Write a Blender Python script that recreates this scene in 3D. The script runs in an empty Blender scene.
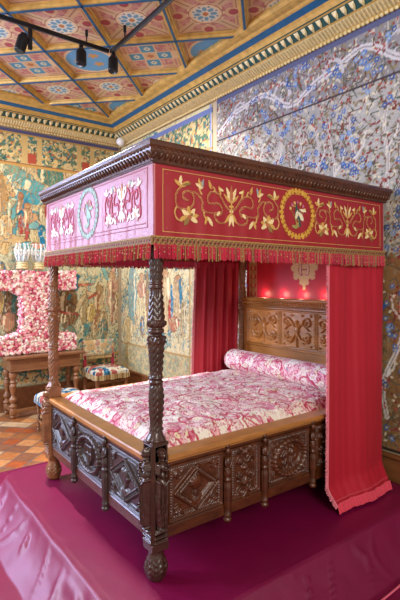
import bpy, math, random
import numpy as np
from math import sin, cos, pi
random.seed(7)
RNG = np.random.default_rng(7)
SC = bpy.context.scene
COL = SC.collection
ZP = .22                                  # top of the dais above the tile floor
AW, BW = 2.10, 4.50                       # right wall plane (x), back wall plane (y)

# ------------------------------------------------------------------ camera, sky, lights, exposure
cd = bpy.data.cameras.new('camera'); cam = bpy.data.objects.new('camera', cd); COL.objects.link(cam)
cam.location = (-1.2473, -2.052, 1.5228 + ZP)
cam.rotation_euler = (pi/2, 0, -0.6405)
cd.sensor_fit = 'VERTICAL'; cd.sensor_height = 36; cd.sensor_width = 24
cd.lens = 36*465.4/600; cd.shift_y = -18.6/600; cd.clip_start = .05; cd.clip_end = 100
SC.camera = cam
w = bpy.data.worlds.new('world'); SC.world = w; w.use_nodes = True
bg = w.node_tree.nodes['Background']; bg.inputs[0].default_value = (1.0, .97, .93, 1); bg.inputs[1].default_value = .62

def area(name, loc, target, size, power, color, sy=None):
    l = bpy.data.lights.new(name, 'AREA'); l.energy = power; l.color = color; l.shape = 'RECTANGLE'
    l.size = size; l.size_y = sy or size
    o = bpy.data.objects.new(name, l); COL.objects.link(o); o.location = loc
    d = np.array(target) - np.array(loc)
    from mathutils import Vector
    o.rotation_euler = Vector(d).to_track_quat('-Z', 'Y').to_euler()
    return o
area('window_daylight_left', (-4.05, 3.0, 2.9), (.2, .9, .7), 1.0, 260, (.66, .76, 1.0), 1.4)
area('added_light_back', (-2.3, 4.36, 2.3), (0, .9, 1.2), 1.1, 230, (.50, .60, 1.0), 2.0)  # added area light, out of view, for the cool gloss on the foot valance
area('room_fill', (-1.6, -5.0, 3.6), (1.0, 2.0, 1.3), 2.0, 215, (1.0, .92, .84), 1.4)  # added warm fill from behind the camera for the bed's near side
SC.view_settings.view_transform = 'Standard'; SC.view_settings.look = 'None'
SC.view_settings.exposure = 0.0; SC.view_settings.gamma = 1; SC.view_settings.use_curve_mapping = False

# ------------------------------------------------------------------ helpers
def hx(s):
    s = s.lstrip('#'); v = np.array([int(s[i:i+2], 16)/255 for i in (0, 2, 4)])
    return np.where(v <= .04045, v/12.92, ((v+.055)/1.055)**2.4)

MATS = {}
def mat(name, color='#888888', rough=.6, metal=0, noise=0, nscale=(20, 20, 20), bump=0, bscale=60, attr=False,
        sheen=0, coat=0, trans=0, wave=False, sheen_tint=None, spec=.5):
    if name in MATS: return MATS[name]
    m = bpy.data.materials.new(name); m.use_nodes = True; nt = m.node_tree; N = nt.nodes; L = nt.links
    b = N['Principled BSDF']; col = hx(color)
    b.inputs['Roughness'].default_value = rough; b.inputs['Metallic'].default_value = metal
    b.inputs['Specular IOR Level'].default_value = spec
    b.inputs['Sheen Weight'].default_value = sheen; b.inputs['Sheen Roughness'].default_value = .35
    if sheen_tint is not None: b.inputs['Sheen Tint'].default_value = (*sheen_tint, 1)
    b.inputs['Coat Weight'].default_value = coat; b.inputs['Coat Roughness'].default_value = .25
    b.inputs['Transmission Weight'].default_value = trans
    src = None
    if attr:
        a = N.new('ShaderNodeAttribute'); a.attribute_name = 'Col'; src = a.outputs['Color']
    else:
        r = N.new('ShaderNodeRGB'); r.outputs[0].default_value = (*col, 1); src = r.outputs[0]
    tc = N.new('ShaderNodeTexCoord')
    if noise:
        mp = N.new('ShaderNodeMapping'); mp.inputs['Scale'].default_value = nscale; L.new(tc.outputs['Object'], mp.inputs[0])
        if wave:
            t = N.new('ShaderNodeTexWave'); t.inputs['Scale'].default_value = 1.2; t.inputs['Distortion'].default_value = 7
            t.inputs['Detail'].default_value = 3; L.new(mp.outputs[0], t.inputs[0]); f = t.outputs['Fac']
        else:
            t = N.new('ShaderNodeTexNoise'); t.inputs['Scale'].default_value = 1; t.inputs['Detail'].default_value = 5
            L.new(mp.outputs[0], t.inputs[0]); f = t.outputs['Fac']
        mr = N.new('ShaderNodeMapRange'); mr.inputs[1].default_value = .25; mr.inputs[2].default_value = .75
        mr.inputs[3].default_value = 1-noise; mr.inputs[4].default_value = 1+noise; L.new(f, mr.inputs[0])
        vm = N.new('ShaderNodeVectorMath'); vm.operation = 'SCALE'; L.new(src, vm.inputs[0]); L.new(mr.outputs[0], vm.inputs['Scale'])
        src = vm.outputs[0]
    L.new(src, b.inputs['Base Color'])
    if bump:
        t = N.new('ShaderNodeTexNoise'); t.inputs['Scale'].default_value = bscale; t.inputs['Detail'].default_value = 4
        L.new(tc.outputs['Object'], t.inputs[0])
        bp = N.new('ShaderNodeBump'); bp.inputs['Strength'].default_value = bump; bp.inputs['Distance'].default_value = .01
        L.new(t.outputs['Fac'], bp.inputs['Height']); L.new(bp.outputs[0], b.inputs['Normal'])
    MATS[name] = m; return m

def wpos(o):
    p = np.zeros(3)
    while o is not None: p = p + np.array(o.location); o = o.parent
    return p
def link(name, V, F, m, parent=None, C=None, smooth=False, mi=None):
    V = np.asarray(V, float)
    if parent is not None: V = V - wpos(parent)
    me = bpy.data.meshes.new(name); me.from_pydata(V.tolist(), [], F if isinstance(F, list) else F.tolist())
    for mm in (m if isinstance(m, (list, tuple)) else [m]): me.materials.append(mm)
    if mi is not None: me.polygons.foreach_set('material_index', np.asarray(mi, dtype=np.int32))
    if smooth: me.polygons.foreach_set('use_smooth', np.ones(len(me.polygons), bool))
    if C is not None:
        a = me.color_attributes.new('Col', 'FLOAT_COLOR', 'POINT')
        d = np.ones((len(V), 4)); d[:, :3] = np.clip(C, 0, 1); a.data.foreach_set('color', d.ravel())
    me.update()
    o = bpy.data.objects.new(name, me); COL.objects.link(o)
    if parent is not None: o.parent = parent
    return o
def tag(o, label=None, cat=None, group=None, kind=None):
    if label: o['label'] = label
    if cat: o['category'] = cat
    if group: o['group'] = group
    if kind: o['kind'] = kind
    return o
def empty(name, loc, label, cat, group=None):
    o = bpy.data.objects.new(name, None); COL.objects.link(o); o.location = loc; o.empty_display_size = .1
    return tag(o, label, cat, group)
def copy_tree(o, loc=None, parent=None):
    c = o.copy(); COL.objects.link(c)
    if parent: c.parent = parent
    if loc is not None: c.location = loc
    for ch in list(o.children): copy_tree(ch, None, c)
    return c

class MB:
    def __init__(s): s.v = []; s.f = []; s.n = 0; s.c = []; s.m = []
    def add(s, V, F, col=None, mi=0):
        V = np.asarray(V, float); s.v.append(V); s.f += [[i+s.n for i in f] for f in F]; s.n += len(V)
        s.m += [mi]*len(F)
        s.c.append(np.tile(col if col is not None else (1, 1, 1), (len(V), 1)) if np.ndim(col) < 2 else col); return s
    def box(s, lo, hi, bev=0, col=None, mi=0):
        x0, y0, z0 = lo; x1, y1, z1 = hi
        if not bev:
            V = [(x, y, z) for z in (z0, z1) for x, y in ((x0, y0), (x1, y0), (x1, y1), (x0, y1))]
            return s.add(V, [[3, 2, 1, 0], [4, 5, 6, 7], [0, 1, 5, 4], [1, 2, 6, 5], [2, 3, 7, 6], [3, 0, 4, 7]], col, mi)
        b = bev; V = []; 
        def ring(z, k):
            return [(x0+k, y0+b, z), (x0+b, y0+k, z), (x1-b, y0+k, z), (x1-k, y0+b, z), (x1-k, y1-b, z), (x1-b, y1-k, z), (x0+b, y1-k, z), (x0+k, y1-b, z)]
        for z, k in ((z0, b*.99), (z0+b, 0), (z1-b, 0), (z1, b*.99)): V += ring(z, k)
        F = [[7, 6, 5, 4, 3, 2, 1, 0], list(range(24, 32))]
        for r in range(3):
            for i in range(8): j = (i+1) % 8; F.append([r*8+i, r*8+j, r*8+8+j, r*8+8+i])
        return s.add(V, F, col, mi)
    def lathe(s, x, y, prof, n=20, rel=None, col=None, axis='z', mi=0):
        # prof: list of (r, z)
        P = np.array(prof, float); th = np.arange(n)/n*2*pi
        R = np.repeat(P[:, 0:1], n, 1); Z = np.repeat(P[:, 1:2], n, 1); T = np.repeat(th[None], len(P), 0)
        if rel is not None: R = R + rel(T, Z, R)
        X = R*np.cos(T); Y = R*np.sin(T)
        if axis == 'z': V = np.stack([x+X, y+Y, Z], -1)
        V = V.reshape(-1, 3); m = len(P)
        F = [[i*n+j, i*n+(j+1) % n, (i+1)*n+(j+1) % n, (i+1)*n+j] for i in range(m-1) for j in range(n)]
        F.append(list(range(n))[::-1]); F.append([(m-1)*n+j for j in range(n)])
        return s.add(V, F, col, mi)
    def tube(s, pts, rad, n=8, col=None, mi=0):
        P = np.array(pts, float); m = len(P); rad = np.broadcast_to(rad, (m,))
        T = np.gradient(P, axis=0) if m > 1 else None; T /= np.linalg.norm(T, axis=1, keepdims=True)+1e-12
        V = []
        up = np.array([0, 0, 1.]) if abs(T[0][2]) < .9 else np.array([1., 0, 0])
        for i in range(m):
            a = np.cross(T[i], up); a /= np.linalg.norm(a)+1e-12; b = np.cross(T[i], a)
            for k in range(n): V.append(P[i]+rad[i]*(a*cos(2*pi*k/n)+b*sin(2*pi*k/n)))
        F = [[i*n+j, (i+1)*n+j, (i+1)*n+(j+1) % n, i*n+(j+1) % n] for i in range(m-1) for j in range(n)]
        F.append(list(range(n))); F.append([(m-1)*n+j for j in range(n)][::-1])
        return s.add(V, F, col, mi)
    def ball(s, c, r, n=10, m=6, col=None, sc=(1, 1, 1), mi=0):
        V = [(c[0], c[1], c[2]-r*sc[2])]
        for i in range(1, m):
            p = -pi/2+pi*i/m
            for k in range(n): t = 2*pi*k/n; V.append((c[0]+r*sc[0]*cos(p)*cos(t), c[1]+r*sc[1]*cos(p)*sin(t), c[2]+r*sc[2]*sin(p)))
        V.append((c[0], c[1], c[2]+r*sc[2])); F = []
        for k in range(n): F.append([0, 1+(k+1) % n, 1+k])
        for i in range(m-2):
            for k in range(n): F.append([1+i*n+k, 1+i*n+(k+1) % n, 1+(i+1)*n+(k+1) % n, 1+(i+1)*n+k])
        e = len(V)-1
        for k in range(n): F.append([e, 1+(m-2)*n+k, 1+(m-2)*n+(k+1) % n])
        return s.add(V, F, col, mi)
    def build(s, name, m, parent=None, smooth=False, usecol=False):
        return link(name, np.concatenate(s.v), s.f, m, parent, np.concatenate(s.c) if usecol else None, smooth, s.m)

# ------------------------------------------------------------------ painting / relief canvases (patterns woven, painted or carved)
_lat = {}
def vnoise(u, v, f, seed=0):
    if seed not in _lat: _lat[seed] = np.random.default_rng(seed+100).random((257, 257))
    G = _lat[seed]; x = u*f+1000; y = v*f+1000
    xi = np.floor(x).astype(int); yi = np.floor(y).astype(int); fx = x-xi; fy = y-yi
    fx = fx*fx*(3-2*fx); fy = fy*fy*(3-2*fy); a = lambda i, j: G[(yi+j) % 256, (xi+i) % 256]
    return (a(0, 0)*(1-fx)+a(1, 0)*fx)*(1-fy)+(a(0, 1)*(1-fx)+a(1, 1)*fx)*fy
def fbm(u, v, f, seed=0, o=4):
    t = 0; A = 1; S = 0
    for k in range(o): t = t+A*vnoise(u, v, f*2**k, seed+k*7); S += A; A *= .55
    return t/S
class Art:
    def __init__(s, w, h, res, base='#888888', u0=0, v0=0):
        s.w, s.h, s.u0, s.v0 = w, h, u0, v0
        s.nx = int(round(w/res))+1; s.ny = int(round(h/res))+1
        s.us = u0+np.linspace(0, w, s.nx); s.vs = v0+np.linspace(0, h, s.ny)
        s.U, s.V = np.meshgrid(s.us, s.vs)
        s.c = np.tile(hx(base), (s.ny, s.nx, 1)); s.z = np.zeros((s.ny, s.nx)); s.m = np.zeros((s.ny, s.nx), bool)
    def box(s, a, b, c, d):
        i0, i1 = np.searchsorted(s.us, [a, b]); j0, j1 = np.searchsorted(s.vs, [c, d])
        return (slice(max(j0-1, 0), j1+1), slice(max(i0-1, 0), i1+1))
    def put(s, sl, d, col, h, flat=False, add=False):
        k = d < 1
        if not k.any(): return
        if col is not None: s.c[sl][k] = hx(col) if isinstance(col, str) else col
        if h:
            p = np.ones_like(d) if flat else np.sqrt(np.clip(1-d*d, 0, 1))
            z = s.z[sl]
            if add: z[k] += (p*h)[k]
            else: z[k] = np.maximum(z[k], (p*h)[k]) if h > 0 else z[k]+(p*h)[k]
        s.m[sl] |= k
    def ell(s, x, y, rx, ry, rot=0, col=None, h=0, petals=0, amp=.2, flat=False, add=False):
        R = max(rx, ry)*(1+amp); sl = s.box(x-R, x+R, y-R, y+R); U = s.U[sl]-x; V = s.V[sl]-y
        if U.size == 0: return
        a = U*cos(rot)+V*sin(rot); b = -U*sin(rot)+V*cos(rot); d = np.hypot(a/rx, b/ry)
        if petals: d = d/(1-amp+amp*np.abs(np.cos(petals/2*np.arctan2(b/ry, a/rx)))*1.3)
        s.put(sl, d, col, h, flat, add)
    def ring(s, x, y, rx, ry, wd, col=None, h=0, mod=0, n=20, flat=False):
        sl = s.box(x-rx-wd, x+rx+wd, y-ry-wd, y+ry+wd); U = s.U[sl]-x; V = s.V[sl]-y
        if U.size == 0: return
        rr = np.hypot(U/rx, V/ry)+1e-9; th = np.arctan2(V/ry, U/rx)
        loc = np.hypot(U, V)/rr; ww = wd*(1-mod+mod*np.abs(np.cos(n*th/2)))
        s.put(sl, np.abs(rr-1)*loc/ww, col, h, flat)
    def line(s, pts, wd, col=None, h=0, flat=False, w2=None):
        P = np.array(pts, float); m = len(P)-1
        for i in range(m):
            a, b = P[i], P[i+1]; w0 = wd if w2 is None else wd+(w2-wd)*i/m; w1 = wd if w2 is None else wd+(w2-wd)*(i+1)/m
            W = max(w0, w1); sl = s.box(min(a[0], b[0])-W, max(a[0], b[0])+W, min(a[1], b[1])-W, max(a[1], b[1])+W)
            U = s.U[sl]-a[0]; V = s.V[sl]-a[1]
            if U.size == 0: continue
            e = b-a; t = np.clip((U*e[0]+V*e[1])/(e@e+1e-12), 0, 1)
            s.put(sl, np.hypot(U-t*e[0], V-t*e[1])/(w0+(w1-w0)*t), col, h, flat)
    def poly(s, pts, col=None, h=0):
        P = np.array(pts, float); sl = s.box(P[:, 0].min(), P[:, 0].max(), P[:, 1].min(), P[:, 1].max())
        U = s.U[sl]; V = s.V[sl]; ins = np.zeros(U.shape, bool)
        for i in range(len(P)):
            (x0, y0), (x1, y1) = P[i-1], P[i]
            if y0 == y1: continue
            ins ^= ((V < y0) != (V < y1)) & (U < (x1-x0)*(V-y0)/(y1-y0)+x0)
        s.put(sl, np.where(ins, 0., 2.), col, h, True)
    def rect(s, a, b, c, d, col=None, h=0): s.poly([(a, c), (b, c), (b, d), (a, d)], col, h)
    def frame(s, a, b, c, d, wd, col=None, h=0): s.line([(a, c), (b, c), (b, d), (a, d), (a, c)], wd, col, h)
    def leaf(s, x, y, L, W, rot, col=None, h=0, vein=None):
        k = 7; P = [(x+cos(rot)*L*i/k, y+sin(rot)*L*i/k) for i in range(k+1)]
        for i in range(k):
            w0 = max(W*sin(pi*(i+.6)/(k+.7)), .001); s.line(P[i:i+2], w0, col, h)
        if vein: s.line([P[0], P[-2]], W*.16, vein, 0)
def spiral(x, y, r0, r1, a0, turns, n=22):
    return [(x+(r0+(r1-r0)*i/n)*cos(a0+turns*2*pi*i/n), y+(r0+(r1-r0)*i/n)*sin(a0+turns*2*pi*i/n)) for i in range(n+1)]
def smoothpath(P, n=6):
    P = np.array(P, float); Q = np.vstack([2*P[0]-P[1], P, 2*P[-1]-P[-2]]); out = []
    for i in range(1, len(Q)-2):
        for t in np.arange(n)/n: out.append(.5*((2*Q[i])+(Q[i+1]-Q[i-1])*t+(2*Q[i-1]-5*Q[i]+4*Q[i+1]-Q[i+2])*t*t+(3*Q[i]-Q[i-1]-3*Q[i+1]+Q[i+2])*t**3))
    return out+[P[-1]]
def slab(name, art, O, ud, vd, nd, m, parent=None, thick=.01, smooth=True, col=True, bend=None):
    """art laid on a plane through O along ud, vd, bulging along nd; closed at the back"""
    O, ud, vd, nd = [np.array(k, float) for k in (O, ud, vd, nd)]
    U = (art.U-art.u0)[..., None]; V = (art.V-art.v0)[..., None]; Z = art.z[..., None]
    P = (O+U*ud+V*vd+Z*nd)
    if bend is not None: P = P+bend(art.U-art.u0, art.V-art.v0)[..., None]*nd
    P = P.reshape(-1, 3); nx, ny = art.nx, art.ny
    flip = np.dot(np.cross(ud, vd), nd) < 0
    I = np.arange(nx*ny).reshape(ny, nx); F = np.stack([I[:-1, :-1], I[:-1, 1:], I[1:, 1:], I[1:, :-1]], -1).reshape(-1, 4)
    if flip: F = F[:, ::-1]
    loop = np.concatenate([I[0, :-1], I[:-1, -1], I[-1, :0:-1], I[:0:-1, 0]])
    B = P[loop]-nd*(thick+((P[loop]-O)@nd)[:, None]*1.0)
    k = len(P); n = len(loop); side = [[loop[i], k+i, k+(i+1) % n, loop[(i+1) % n]] for i in range(n)]
    if flip: side = [q[::-1] for q in side]
    back = [list(range(k, k+n))]
    if not flip: back = [back[0][::-1]]
    F = F.tolist()+[[int(x) for x in q] for q in side]+back
    C = None
    if col: C = np.concatenate([art.c.reshape(-1, 3), art.c.reshape(-1, 3)[loop]])
    o = link(name, np.concatenate([P, B]), F, m, parent, C, False)
    if smooth:
        sm = np.zeros(len(o.data.polygons), bool); sm[:(nx-1)*(ny-1)] = True; o.data.polygons.foreach_set('use_smooth', sm)
    return o
def overlay(name, art, O, ud, vd, nd, m, parent, lift, bend=None):
    """only the marked cells of the canvas, raised: stitched applique"""
    O, ud, vd, nd = [np.array(k, float) for k in (O, ud, vd, nd)]
    P = (O+(art.U-art.u0)[..., None]*ud+(art.V-art.v0)[..., None]*vd+nd*lift*(1+.5*art.z[..., None]*0))
    if bend is not None: P = P+bend(art.U-art.u0, art.V-art.v0)[..., None]*nd
    nx, ny = art.nx, art.ny; I = np.arange(nx*ny).reshape(ny, nx)
    M = art.m; K = (M[:-1, :-1].astype(int)+M[:-1, 1:]+M[1:, 1:]+M[1:, :-1]) >= 3
    F = np.stack([I[:-1, :-1], I[:-1, 1:], I[1:, 1:], I[1:, :-1]], -1)[K]
    if np.dot(np.cross(ud, vd), nd) < 0: F = F[:, ::-1]
    used = np.unique(F); rm = np.full(nx*ny, -1); rm[used] = np.arange(len(used))
    o = link(name, P.reshape(-1, 3)[used], rm[F], m, parent, art.c.reshape(-1, 3)[used], True)
    md = o.modifiers.new('thickness', 'SOLIDIFY'); md.thickness = .0015; md.offset = 1
    return o

# ------------------------------------------------------------------ materials
M_plaster = mat('wall_plaster', '#b9a98a', .85, noise=.08, bump=.1)
M_gold = mat('gilt_moulding', '#cba558', .42, metal=.25, noise=.28, nscale=(14, 14, 14), bump=.25, bscale=40)
M_goldpale = mat('pale_gilt', '#ddcb96', .5, metal=.2, noise=.2, nscale=(30, 30, 30), bump=.3, bscale=70)
M_blue = mat('blue_painted_strip', '#175a84', .5, noise=.15)
M_green = mat('dark_green_paint', '#1d4c46', .55, noise=.2)
M_attr = mat('painted_pattern', attr=True, rough=.65, noise=.06, nscale=(60, 60, 60))
M_tap = mat('woven_tapestry', attr=True, rough=.9, noise=.16, nscale=(90, 90, 90), bump=.35, bscale=220, spec=.15)
M_wood = mat('carved_walnut', '#4e2610', .32, noise=.45, nscale=(14, 14, 30), bump=.3, bscale=70, coat=.3)
M_woodshaded = mat('shaded_polished_walnut', '#3c2218', .28, noise=.35, nscale=(10, 10, 30), bump=.25, bscale=80, coat=.35)  # same walnut as the lit posts, with the near post's backlit shade painted in
M_honey = mat('honey_walnut', '#a87038', .34, noise=.25, nscale=(9, 9, 60), coat=.25)
M_headw = mat('headboard_walnut', '#b3773a', .34, noise=.4, nscale=(12, 2.5, 9), coat=.3)
M_postw = mat('bedpost_walnut', '#835330', .36, noise=.4, nscale=(12, 12, 30), bump=.2, bscale=70, coat=.25)
M_tablew = mat('table_oak', '#8a5c3a', .35, noise=.3, nscale=(6, 20, 20), bump=.15, coat=.3)
M_silk = mat('crimson_silk', '#960a1c', .40, noise=.08, nscale=(4, 4, 160), bump=.12, bscale=120, sheen=.35, sheen_tint=(1, .8, .84), spec=.7)
M_curtain = mat('crimson_curtain_silk', '#ae162c', .55, noise=.06, nscale=(50, 50, 2), bump=.08, bscale=150, sheen=.12, sheen_tint=(1, .5, .55))
M_sat = mat('magenta_satin', '#72053a', .42, noise=.07, nscale=(8, 8, 8), bump=.05, bscale=90, sheen=0, spec=.5)
M_stitch = mat('embroidery_thread', attr=True, rough=.55, noise=.12, nscale=(150, 150, 150), bump=.4, bscale=300)
M_fringe = mat('fringe_thread', attr=True, rough=.7, noise=.15, nscale=(200, 200, 200), sheen=.2)
M_chintz = mat('printed_quilt', attr=True, rough=.8, noise=.05, nscale=(100, 100, 100), bump=.35, bscale=60, sheen=.2)
M_black = mat('black_metal', '#15181d', .35, metal=.3)
M_white = mat('white_opal', '#ecebe6', .4)
M_glass = mat('frosted_crystal', '#e2f0f4', .15, trans=.45, bump=.3, bscale=60)
M_petal = mat('silk_petals', attr=True, rough=.8, sheen=.2)
M_tile = mat('terracotta_tile', attr=True, rough=.35, noise=.22, nscale=(18, 18, 18), bump=.15, bscale=40)
M_baseb = mat('skirting_oak', '#7a4a26', .5, noise=.3, nscale=(20, 3, 20))
BACK_FIG= [(0.99, 3.29, 0.188, 0.198, 0, '#4f7d6c'), (0.58, 3.15, 0.215, 0.095, 0.3, '#6fa095'), (0.78, 3.01, 0.195, 0.125, 0.3, '#5fa3a0'), (0.42, 3.27, 0.13, 0.081, 0.3, '#7fa58c'), (0.64, 2.89, 0.274, 0.082, 0.1, '#4f9aa0'), (0.37, 2.63, 0.115, 0.535, 0, '#d9b679'), (0.34, 2.76, 0.051, 0.4, 0, '#b98d55'), (0.5, 2.3, 0.239, 0.054, 0, '#cfae78'), (0.78, 2.23, 0.195, 0.069, 0, '#5fa8a8'), (0.47, 2.64, 0.059, 0.216, 0, '#b9c6a0'), (0.47, 2.9, 0.034, 0.046, 0, '#c39a6a'), (0.52, 2.72, 0.026, 0.163, 0.3, '#6aa8a0'), (0.39, 2.46, 0.09, 0.161, 0, '#e0bd84'), (0.59, 2.68, 0.053, 0.205, 0, '#c88c6a'), (0.59, 2.5, 0.04, 0.136, 0, '#b0483c'), (0.59, 2.89, 0.032, 0.044, 0, '#a87450'), (0.64, 2.76, 0.021, 0.137, 0.3, '#3d7c90'), (0.68, 2.56, 0.061, 0.22, 0, '#d9a07a'), (0.68, 2.77, 0.035, 0.047, 0, '#b98458'), (0.67, 2.42, 0.027, 0.11, 0, '#b8504a'), (0.79, 2.42, 0.083, 0.195, 0, '#d6c490'), (0.78, 2.62, 0.041, 0.053, 0, '#c99c6c'), (0.86, 2.38, 0.025, 0.196, -0.3, '#2f7ea0'), (0.76, 2.51, 0.069, 0.042, 0, '#7fb0a8'), (0.81, 2.24, 0.083, 0.042, 0, '#d89a7c'), (0.9, 2.68, 0.056, 0.169, 0, '#c9c39a'), (0.9, 2.83, 0.031, 0.042, 0, '#b88c60'), (0.94, 2.72, 0.021, 0.085, 0, '#a0483e'), (0.45, 1.36, 0.157, 0.296, 0, '#6e5a38'), (0.43, 1.25, 0.065, 0.215, 0, '#7c4a3a'), (0.36, 1.43, 0.025, 0.267, 0, '#3e5d4c'), (0.5, 1.49, 0.026, 0.244, 0.1, '#456f60'), (1.25, 1.36, 0.136, 0.319, 0, '#8c6a40'), (1.28, 1.25, 0.106, 0.174, 0, '#77553a'), (1.25, 1.27, 0.197, 0.016, 0.15, '#a8453c'), (1.73, 1.46, 0.082, 0.257, 0.1, '#dcc79a'), (1.72, 1.61, 0.052, 0.06, 0, '#a98a5c'), (1.68, 1.09, 0.048, 0.256, 0.12, '#d8bf90'), (1.81, 1.08, 0.056, 0.274, -0.1, '#cdb487'), (1.57, 1.56, 0.128, 0.033, 0.25, '#d9b98c'), (1.59, 1.51, 0.144, 0.015, -0.5, '#b5533f'), (1.46, 1.69, 0.189, 0.018, 0, '#b9604c'), (1.7, 1.31, 0.019, 0.271, 0.1, '#a0714c'), (1.48, 1.32, 0.062, 0.296, 0, '#b3a877'), (1.43, 1.42, 0.031, 0.147, 0.5, '#c9b183'), (1.98, 1.52, 0.12, 0.432, 0, '#cfa088'), (1.95, 1.83, 0.051, 0.062, 0, '#bf9870'), (2.03, 1.33, 0.069, 0.263, 0.1, '#ddc09c'), (1.96, 1.38, 0.017, 0.339, 0, '#9a6f5a'), (1.83, 1.87, 0.03, 0.137, -0.4, '#7cb0a6'), (1.6, 1.26, 0.064, 0.135, 0, '#dcc06e'), (1.81, 1.0, 0.05, 0.152, 0, '#4f9090'), (2.07, 1.89, 0.052, 0.093, 0, '#2c6d92'), (1.37, 1.72, 0.031, 0.132, 0.1, '#2f6f85'), (2.17, 1.2, 0.088, 0.125, 0, '#c98a6a'), (2.08, 1.45, 0.052, 0.14, 0, '#dcc06e'), (1.52, 1.02, 0.079, 0.089, 0, '#4c8a84'), (1.28, 0.96, 0.091, 0.116, 0, '#5f9484')]
RIGHT_FIG= [(4.11, 1.54, 0.122, 0.477, 0, '#7fb0ae'), (4.24, 1.01, 0.187, 0.182, 0, '#cdb27a'), (3.81, 1.4, 0.17, 0.403, 0, '#dfcf9c'), (3.81, 1.79, 0.086, 0.058, 0, '#c49c72'), (3.84, 1.62, 0.115, 0.13, 0.2, '#c98a72'), (3.67, 1.48, 0.039, 0.425, 0, '#a5825a'), (3.81, 1.07, 0.046, 0.144, 0, '#2e7ca0'), (3.2, 1.49, 0.146, 0.454, 0, '#d9c08c'), (3.2, 1.84, 0.074, 0.053, 0, '#bf9468'), (3.27, 1.49, 0.03, 0.404, 0, '#a97852'), (3.1, 1.34, 0.038, 0.184, 0, '#b04a3c'), (3.04, 1.43, 0.024, 0.261, 0, '#3b7f9c'), (2.91, 1.53, 0.091, 0.283, 0, '#d6b98a'), (2.91, 1.76, 0.068, 0.051, 0, '#b98a60'), (2.84, 1.57, 0.029, 0.204, 0, '#3f8296'), (2.98, 1.18, 0.115, 0.104, 0, '#c0785c'), (3.48, 0.79, 0.257, 0.069, 0, '#d9c79a'), (2.78, 1.26, 0.066, 0.252, 0, '#cfc08f')]

# ------------------------------------------------------------------ floor
def art_floor():
    a = Art(6.2, 6.9, .02, '#b5662f', u0=-4.1, v0=-2.4)
    s = .19; p = (a.U+a.V)/1.414/s; q = (a.V-a.U)/1.414/s
    i = np.floor(p).astype(int); j = np.floor(q).astype(int)
    G = np.random.default_rng(3).random((64, 64)); g = G[i % 64, j % 64]
    pal = np.array([hx(c) for c in ('#b5713c', '#a4532a', '#c98a52', '#8a5a3c', '#c9a679', '#9c6134')])
    a.c = pal[(g*5.99).astype(int)]
    n = fbm(a.U, a.V, 7, 5)[..., None]; a.c = a.c*(.7+.6*n)
    fp = np.abs(p-np.floor(p)-.5); fq = np.abs(q % 1-.5)
    a.c[(fp > .455) | (fq > .475)] = hx('#6b5f56')
    return a
fl = slab('floor', art_floor(), (-4.1, -2.4, 0), (1, 0, 0), (0, 1, 0), (0, 0, 1), M_tile, thick=.08)
tag(fl, 'worn terracotta tile floor laid on the diagonal', kind='structure')
wb = MB().box((-4.1, BW, 0), (AW+.12, BW+.12, 4.3)).build('wall_back', M_plaster); tag(wb, 'back wall behind the figured green tapestry', kind='structure')
wr = MB().box((AW, -2.4, 0), (AW+.12, BW, 4.3)).build('wall_right', M_plaster); tag(wr, 'wall behind the headboard', kind='structure')
bb = MB().box((AW-.035, -2.4, 0), (AW, BW, .385), .006).box((AW-.05, -2.4, .385), (AW, BW, .415), .008)
tag(bb.build('baseboard_right', M_baseb), 'brown wooden skirting under the blue floral tapestry', kind='structure')
bb = MB().box((-4.1, BW-.03, 0), (AW-.05, BW, .3), .006)
tag(bb.build('baseboard_back', M_baseb), 'brown wooden skirting under the figured tapestry', kind='structure')

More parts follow.
